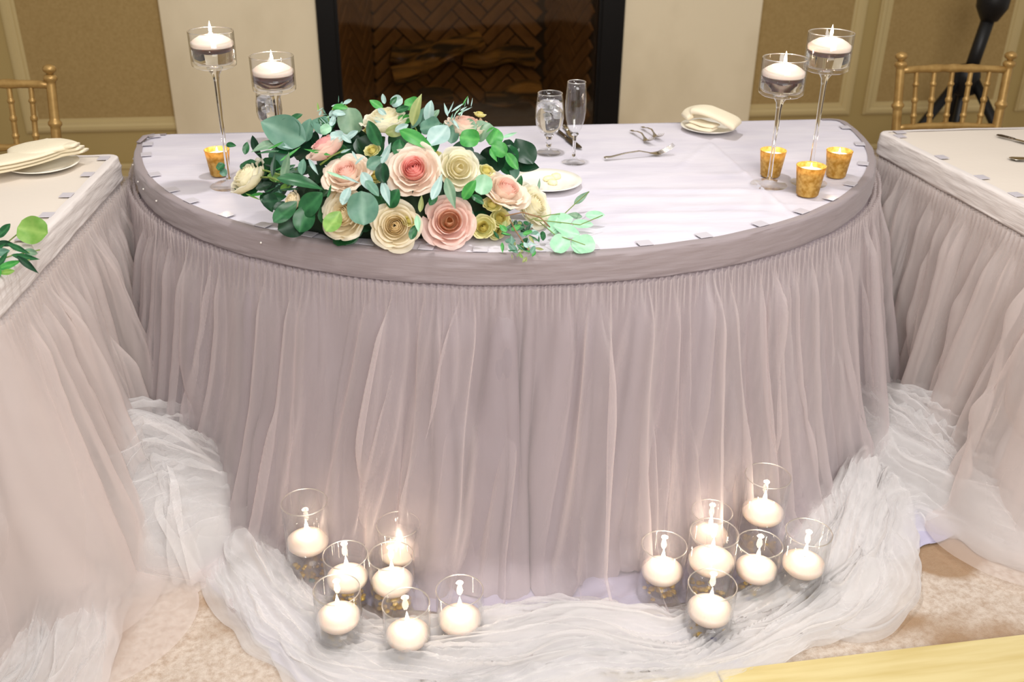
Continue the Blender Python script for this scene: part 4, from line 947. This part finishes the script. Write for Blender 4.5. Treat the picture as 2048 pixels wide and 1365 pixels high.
rose(1076, 408, 98, (.65, .25, .55), 'ivory', 'white-ivory rose at the right end', layers=(3, 4, 5, 6), push=.0)
rose(772, 236, 98, (-.1, .85, .5), 'ivory', 'ivory rose at the top of the back', layers=(3, 4, 5), push=.03)
rose(934, 248, 90, (.15, .85, .4), 'blush', 'pale peach rose at the back right', layers=(3, 4, 5), push=.02)
rose(975, 252, 44, (.8, .6, .1), 'blush', 'peach petals at the back right', layers=(4, 5), push=.0)
rose(672, 395, 60, (-.6, .2, .7), 'cream', 'small cream rose at left of centre', layers=(3, 4), push=-.01)
rose(578, 400, 46, (-.7, .2, .6), 'cream', 'small cream bloom low at left', layers=(3, 4), push=-.01)
for (u, v, w_, f) in ((966, 455, 50, (-.1, .1, 1)), (1002, 436, 44, (.3, .2, .9)), (994, 462, 40, (.3, -.2, .9)), (985, 408, 40, (.2, .6, .7)), (974, 338, 38, (.3, .6, .6)), (742, 298, 34, (-.2, .5, .8)), (750, 350, 36, (0, .4, .9)), (735, 258, 34, (-.3, .8, .5)), (868, 305, 30, (0, .8, .5)), (820, 440, 34, (.1, .6, .8)), (960, 225, 26, (.2, .9, .3))):
    rose(u, v, w_, f, 'yellow', 'small greenish-yellow flower', 'full', (4, 5), push=.01 if v > 400 else -.005)

# leaves -------------------------------------------------------------------
LM = {'teal': leaf_mat('leaf_blue_green', srgb(84, 130, 110), srgb(116, 156, 134)), 'silver': leaf_mat('leaf_silver', srgb(150, 184, 178), srgb(188, 212, 206)),
      'grey': leaf_mat('leaf_grey_green', srgb(104, 140, 112), srgb(140, 168, 138)), 'green': leaf_mat('leaf_bright_green', srgb(54, 142, 62), srgb(96, 176, 88)),
      'dark': leaf_mat('leaf_dark_green', srgb(26, 82, 46), srgb(56, 118, 70), .35), 'olive': leaf_mat('leaf_olive', srgb(134, 148, 88), srgb(170, 176, 116)),
      'mint': leaf_mat('leaf_mint', srgb(150, 204, 166), srgb(180, 222, 190)), 'lime': leaf_mat('leaf_fresh_green', srgb(110, 158, 66), srgb(150, 186, 96)), 'deep': leaf_mat('leaf_deep_green', srgb(12, 50, 30), srgb(30, 78, 48), .4)}
LS = {}
def leaf_me(shape, bend):
    k = (shape, bend)
    if k in LS: return LS[k]
    wd = {'round': .92, 'broad': .72, 'oval': .52, 'long': .36, 'lance': .24, 'thin': .13}[shape]
    n, m = 13, 7; t = np.linspace(0, 1, n); c = np.linspace(-1, 1, m); T_, C_ = np.meshgrid(t, c, indexing='ij')
    if shape == 'round': prof = np.sqrt(np.clip(1-(2*t-1)**2, 0, 1))**.9
    elif shape in ('broad', 'oval'): prof = np.sin(PI*t**.85)**.75
    else: prof = np.sin(PI*t**.8)**1.0*(1-.15*t)
    prof = np.clip(prof, .02, 1)
    X = T_-.5; Y = C_*prof[:, None]*wd/2; Z = .10*wd*np.abs(C_)*prof[:, None]*1.2+bend*((T_-.4)**2)*1.0-.10*bend
    Z += .035*np.sin(T_*7+C_*2)*np.abs(C_)*prof[:, None]*wd*2
    me = attr_mesh('leaf', X, Y, Z, 'rib', np.exp(-(C_/.16)**2)); me.materials.append(None); LS[k] = me; return me
def leaf(parent, inv, p, L, ang, shape, colr, tilt=(0, 0), bend=0., name='leaf'):
    a = math.radians(ang); x = RT*math.cos(a)+UP*math.sin(a); z = (TO+RT*tilt[0]+UP*tilt[1]).normalized(); x = (x-z*x.dot(z)).normalized(); y = z.cross(x)
    o = link(name, leaf_me(shape, bend), None, parent); setmat(o, LM[colr])
    o.matrix_basis = inv @ Matrix.Translation(p) @ Matrix((x, y, z)).transposed().to_4x4() @ Matrix.Diagonal((L, L, L, 1)); return o
LL = [
 (569, 265, 92, 158, 'broad', 'teal', 0), (617, 262, 46, 75, 'broad', 'teal', 0), (704, 247, 54, 100, 'round', 'grey', 1), (589, 236, 34, 30, 'oval', 'dark', -1),
 (532, 297, 54, 212, 'long', 'grey', 1), (574, 295, 38, -25, 'lance', 'silver', 1), (579, 339, 58, 72, 'long', 'grey', 2), (609, 337, 34, 90, 'oval', 'teal', 1),
 (609, 372, 90, -4, 'long', 'dark', 3), (497, 300, 26, 80, 'oval', 'dark', 1), (467, 294, 22, -10, 'oval', 'dark', 1), (450, 339, 18, 60, 'round', 'dark', 2), (456, 350, 16, -60, 'round', 'teal', 2),
 (681, 217, 30, -8, 'oval', 'green', 0), (681, 231, 26, 0, 'oval', 'silver', 1), (669, 246, 26, 80, 'oval', 'silver', 1), (681, 283, 30, 0, 'round', 'silver', 3), (659, 268, 24, 20, 'round', 'mint', 3),
 (709, 276, 28, 30, 'oval', 'silver', 2), (700, 286, 24, -40, 'oval', 'silver', 3), (754, 275, 56, 118, 'oval', 'dark', 3), (771, 236, 22, -38, 'oval', 'silver', 4), (767, 253, 28, -30, 'oval', 'silver', 4), (793, 214, 20, 50, 'oval', 'dark', 4),
 (793, 202, 26, 20, 'round', 'silver', -1), (767, 197, 20, 100, 'oval', 'silver', -1), (752, 208, 30, 150, 'oval', 'green', -1), (778, 315, 46, 62, 'long', 'silver', 3), (754, 331, 38, 30, 'broad', 'teal', 2),
 (741, 371, 46, -60, 'oval', 'silver', 3), (701, 400, 42, 78, 'oval', 'silver', 4), (733, 424, 66, 95, 'round', 'teal', 4), (676, 450, 50, 58, 'broad', 'lime', 4), (776, 392, 54, -70, 'long', 'silver', 2), (790, 400, 42, 60, 'broad', 'dark', 1),
 (629, 412, 62, 42, 'broad', 'dark', 2), (580, 430, 64, 48, 'oval', 'dark', 3), (594, 450, 70, 20, 'broad', 'deep', 1), (616, 440, 60, 70, 'broad', 'dark', 2), (669, 390, 30, 80, 'lance', 'dark', 4), (554, 335, 48, 85, 'lance', 'deep', 2), (545, 405, 32, 0, 'round', 'deep', 1), (563, 414, 28, 40, 'oval', 'deep', 1),
 (839, 233, 68, 78, 'long', 'olive', 5), (861, 228, 46, 85, 'oval', 'silver', 1), (826, 213, 32, 10, 'round', 'green', 1), (812, 233, 28, 15, 'oval', 'dark', 5), (814, 248, 38, 10, 'oval', 'green', 3), (864, 262, 42, 10, 'round', 'teal', 3),
 (809, 267, 30, 25, 'oval', 'silver', 4), (838, 288, 84, -32, 'long', 'green', 3), (880, 284, 60, 235, 'broad', 'silver', 4), (907, 274, 38, 80, 'broad', 'teal', 2), (916, 262, 28, -60, 'lance', 'silver', 4), (936, 264, 38, 0, 'round', 'grey', 3), (965, 272, 50, 60, 'round', 'grey', 3), (942, 288, 42, -10, 'round', 'green', 4), (989, 284, 38, 60, 'round', 'green', 4), (999, 309, 34, -30, 'round', 'green', 4), (1024, 332, 40, -50, 'oval', 'green', 4), (988, 320, 34, -60, 'long', 'green', 4),
 (1020, 276, 32, 15, 'lance', 'mint', 2), (872, 230, 24, 60, 'oval', 'grey', 0), (893, 224, 28, 105, 'lance', 'silver', 1), (918, 221, 34, 38, 'thin', 'silver', 2), (932, 208, 22, 60, 'thin', 'green', 2), (904, 226, 30, 60, 'thin', 'silver', 3),
 (906, 398, 64, -74, 'long', 'grey', 6), (879, 385, 58, 72, 'long', 'silver', 5), (941, 388, 46, 52, 'oval', 'green', 4), (967, 376, 40, 80, 'round', 'mint', 3), (843, 457, 38, -78, 'long', 'mint', 6), (834, 473, 32, 72, 'oval', 'dark', 6), (845, 412, 34, 85, 'long', 'olive', 2),
 (812, 270, 30, -60, 'oval', 'olive', 3), (797, 268, 46, 10, 'oval', 'olive', 2), (640, 345, 40, -55, 'lance', 'silver', 5), (715, 372, 46, -30, 'thin', 'silver', 6), (690, 365, 50, -20, 'thin', 'mint', 6), (752, 385, 40, -50, 'oval', 'teal', 4),
 (728, 330, 26, 40, 'lance', 'silver', 4), (718, 322, 22, -60, 'lance', 'silver', 4), (700, 312, 22, 20, 'lance', 'silver', 4), (560, 300, 40, 200, 'thin', 'green', 3), (545, 312, 44, 190, 'thin', 'dark', 3), (640, 310, 60, 165, 'thin', 'green', 2),
 (590, 316, 50, 40, 'thin', 'green', 3), (870, 405, 30, 60, 'oval', 'dark', 3), (957, 405, 30, -40, 'oval', 'dark', 3), (860, 300, 44, 20, 'broad', 'dark', 1), (800, 300, 40, 80, 'broad', 'dark', 1), (770, 350, 44, 100, 'broad', 'deep', 2), (1040, 365, 26, 80, 'oval', 'dark', 0)]
for (u, v, L, a, shp, c, lift) in LL:
    p = hit(u, v)+TO*(.008+.012*lift); r = random.Random(int(u*3+v))
    leaf(fa, INV, p, L*1.03/pxm(p), a, shp, c, (r.uniform(-.35, .35), r.uniform(-.2, .45)), r.choice([-.35, -.15, .15, .3]))
# loose leaves lying right of the flowers
for (u, v, L, a, shp, c, h, tl) in ((1163, 396, 42, 42, 'long', 'grey', .03, .2), (1190, 431, 40, 2, 'oval', 'mint', .022, .4), (1165, 449, 44, -4, 'oval', 'mint', .014, .5), (1120, 444, 56, 20, 'broad', 'mint', .022, .5), (1133, 462, 56, 160, 'oval', 'mint', .02, .5),
     (1120, 489, 44, 60, 'round', 'mint', .018, .5), (1166, 491, 50, 10, 'round', 'mint', .014, .5), (1110, 452, 40, 75, 'broad', 'mint', .025, .4), (1078, 369, 26, 82, 'lance', 'grey', .03, .1), (1150, 432, 30, 170, 'oval', 'grey', .01, .6)):
    p = Vector(onz(u, v, .768+h)); leaf(fa, INV, p, L/pxm(p), a, shp, c, (.1, tl), .2)
def stem(px, z=.78, r=.0011, m='stem'):
    pts = [tuple(np.array(onz(u, v, z+dz))-fcen) for (u, v, dz) in px]
    MB().tube(pts, r, 6).build('stem', m, fa, True)
stem([(1060, 440, .03), (1100, 430, .03), (1130, 427, .02), (1150, 408, .03), (1178, 384, .035)])
stem([(1080, 445, .03), (1110, 470, .02), (1142, 480, .014), (1170, 490, .014)])
stem([(1070, 440, .04), (1120, 445, .02), (1160, 450, .014), (1205, 431, .02)], m='stem')
stem([(1010, 432, .05), (1045, 425, .05), (1080, 435, .04), (1100, 455, .02)], r=.0016, m='twig')
stem([(1020, 440, .05), (1030, 460, .04), (1050, 490, .02), (1060, 505, .012)], r=.0013, m='twig')
# seeded small-leaf sprigs at the lower right
rr = random.Random(5)
for i in range(46):
    a = rr.uniform(0, 2*PI); d = math.sqrt(rr.random()); u = 1042+52*d*math.cos(a); v = 465+34*d*math.sin(a)+8
    p = Vector(onz(u, v, .775+rr.uniform(.005, .045))); leaf(fa, INV, p, rr.uniform(15, 27)/pxm(p), rr.uniform(-180, 180), rr.choice(['oval', 'lance', 'long', 'oval']), rr.choice(['dark', 'teal', 'deep', 'green', 'silver', 'dark', 'olive']), (rr.uniform(-.5, .5), rr.uniform(0, .6)), .2)
for i in range(16):
    t = rr.random(); u = 1028+rr.uniform(-6, 48)*(.3+t); v = 486+36*t
    p = Vector(onz(u, v, .772+rr.uniform(.002, .01))); leaf(fa, INV, p, rr.uniform(8, 17)/pxm(p), rr.uniform(-130, -50), rr.choice(['lance', 'oval']), rr.choice(['lime', 'olive', 'green', 'olive']), (rr.uniform(-.4, .4), .3), .2)
# wispy sprig top left
for i in range(26):
    t = i/25; u = 640+52*t+rr.uniform(-9, 9); v = 222+16*math.sin(t*5)+rr.uniform(-14, 14)
    p = hit(u, v)+TO*.0; leaf(fa, INV, p, rr.uniform(10, 20)/pxm(p), rr.uniform(10, 150), rr.choice(['thin', 'lance', 'oval']), rr.choice(['silver', 'silver', 'mint', 'teal', 'lime']), (rr.uniform(-.4, .4), rr.uniform(-.3, .4)), .2)
for i in range(20):
    t = i/19; u = 890+50*t+rr.uniform(-8, 8); v = 262-52*t+rr.uniform(-8, 8)
    p = hit(u, v)+TO*.02; leaf(fa, INV, p, rr.uniform(12, 24)/pxm(p), rr.uniform(20, 90), rr.choice(['thin', 'lance']), rr.choice(['silver', 'silver', 'teal', 'mint']), (rr.uniform(-.4, .4), rr.uniform(-.3, .4)), .2)
# under-foliage filling the mound: too deep to pick apart, joined
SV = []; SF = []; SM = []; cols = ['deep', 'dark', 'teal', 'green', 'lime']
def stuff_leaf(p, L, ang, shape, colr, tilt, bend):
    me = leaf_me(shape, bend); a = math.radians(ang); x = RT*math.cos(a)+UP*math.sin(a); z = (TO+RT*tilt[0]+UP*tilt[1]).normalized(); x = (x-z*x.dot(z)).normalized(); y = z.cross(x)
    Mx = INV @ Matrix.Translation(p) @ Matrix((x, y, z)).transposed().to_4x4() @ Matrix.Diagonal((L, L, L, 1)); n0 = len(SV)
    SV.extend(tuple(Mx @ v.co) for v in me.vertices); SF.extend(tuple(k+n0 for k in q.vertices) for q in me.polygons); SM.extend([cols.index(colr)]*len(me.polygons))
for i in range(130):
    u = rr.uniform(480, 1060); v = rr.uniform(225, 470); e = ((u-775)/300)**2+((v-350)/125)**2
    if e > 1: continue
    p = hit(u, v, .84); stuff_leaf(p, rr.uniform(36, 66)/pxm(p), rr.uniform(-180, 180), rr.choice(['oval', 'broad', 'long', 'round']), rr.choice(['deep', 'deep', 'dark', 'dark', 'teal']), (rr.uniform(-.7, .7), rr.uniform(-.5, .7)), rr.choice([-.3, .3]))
for i in range(30):
    u = rr.uniform(500, 590); v = rr.uniform(335, 400)
    p = hit(u, v, .95); stuff_leaf(p, rr.uniform(24, 46)/pxm(p), rr.uniform(-30, 40)+rr.choice([0, 180]), rr.choice(['thin', 'lance', 'oval']), rr.choice(['deep', 'dark', 'green', 'dark', 'lime']), (rr.uniform(-.5, .5), rr.uniform(-.5, .5)), .2)
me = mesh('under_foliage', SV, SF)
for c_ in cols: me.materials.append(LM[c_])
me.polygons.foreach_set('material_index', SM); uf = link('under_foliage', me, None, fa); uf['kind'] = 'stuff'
for (u0, v0, u1, v1) in ((520, 355, 560, 362), (505, 340, 560, 350), (640, 330, 690, 300), (735, 410, 690, 385), (830, 255, 836, 275)):
    a_ = hit(u0, v0)-Vector(fcen); b_ = hit(u1, v1)-Vector(fcen); MB().tube([tuple(a_), tuple((a_+b_)/2+Vector((0, 0, .004))), tuple(b_)], .0022, 7).build('stem', 'stem', fa, True)

# greenery on the left-hand table
lx = onz(40, 500, .77); gs = thing('greenery_sprig', 'sprig of eucalyptus and slender leaves on the left-hand table edge', 'greenery', tuple(lx)); IV2 = Matrix.Translation(-Vector(lx))
for (u, v, L, a, shp, c, h) in ((66, 462, 62, 170, 'round', 'lime', .03), (8, 462, 38, 50, 'oval', 'dark', .03), (14, 488, 40, -10, 'long', 'deep', .03), (38, 498, 54, -25, 'lance', 'dark', .03), (52, 515, 60, -10, 'lance', 'dark', .025), (56, 530, 62, -38, 'lance', 'deep', .025), (62, 505, 30, -12, 'oval', 'grey', .02),
     (20, 530, 50, 20, 'long', 'green', .02), (5, 520, 40, 60, 'long', 'dark', .02), (12, 545, 36, 190, 'long', 'lime', .015), (-10, 500, 50, 30, 'long', 'dark', .02), (-15, 540, 50, 120, 'broad', 'green', .02), (4, 505, 34, 10, 'oval', 'teal', .03)):
    p = Vector(onz(u, v, .768+h)); leaf(gs, IV2, p, L/pxm(p), a, shp, c, (.0, .2), .2)
for (A, B) in (((-30, 530), (38, 466)), ((-30, 530), (80, 500)), ((-20, 540), (60, 520))):
    MB().tube([tuple(np.array(onz(*A, .775))-lx), tuple(np.array(onz((A[0]+B[0])/2, (A[1]+B[1])/2-4, .785))-lx), tuple(np.array(onz(*B, .79))-lx)], .0014, 6).build('stem', 'stem', gs, True)
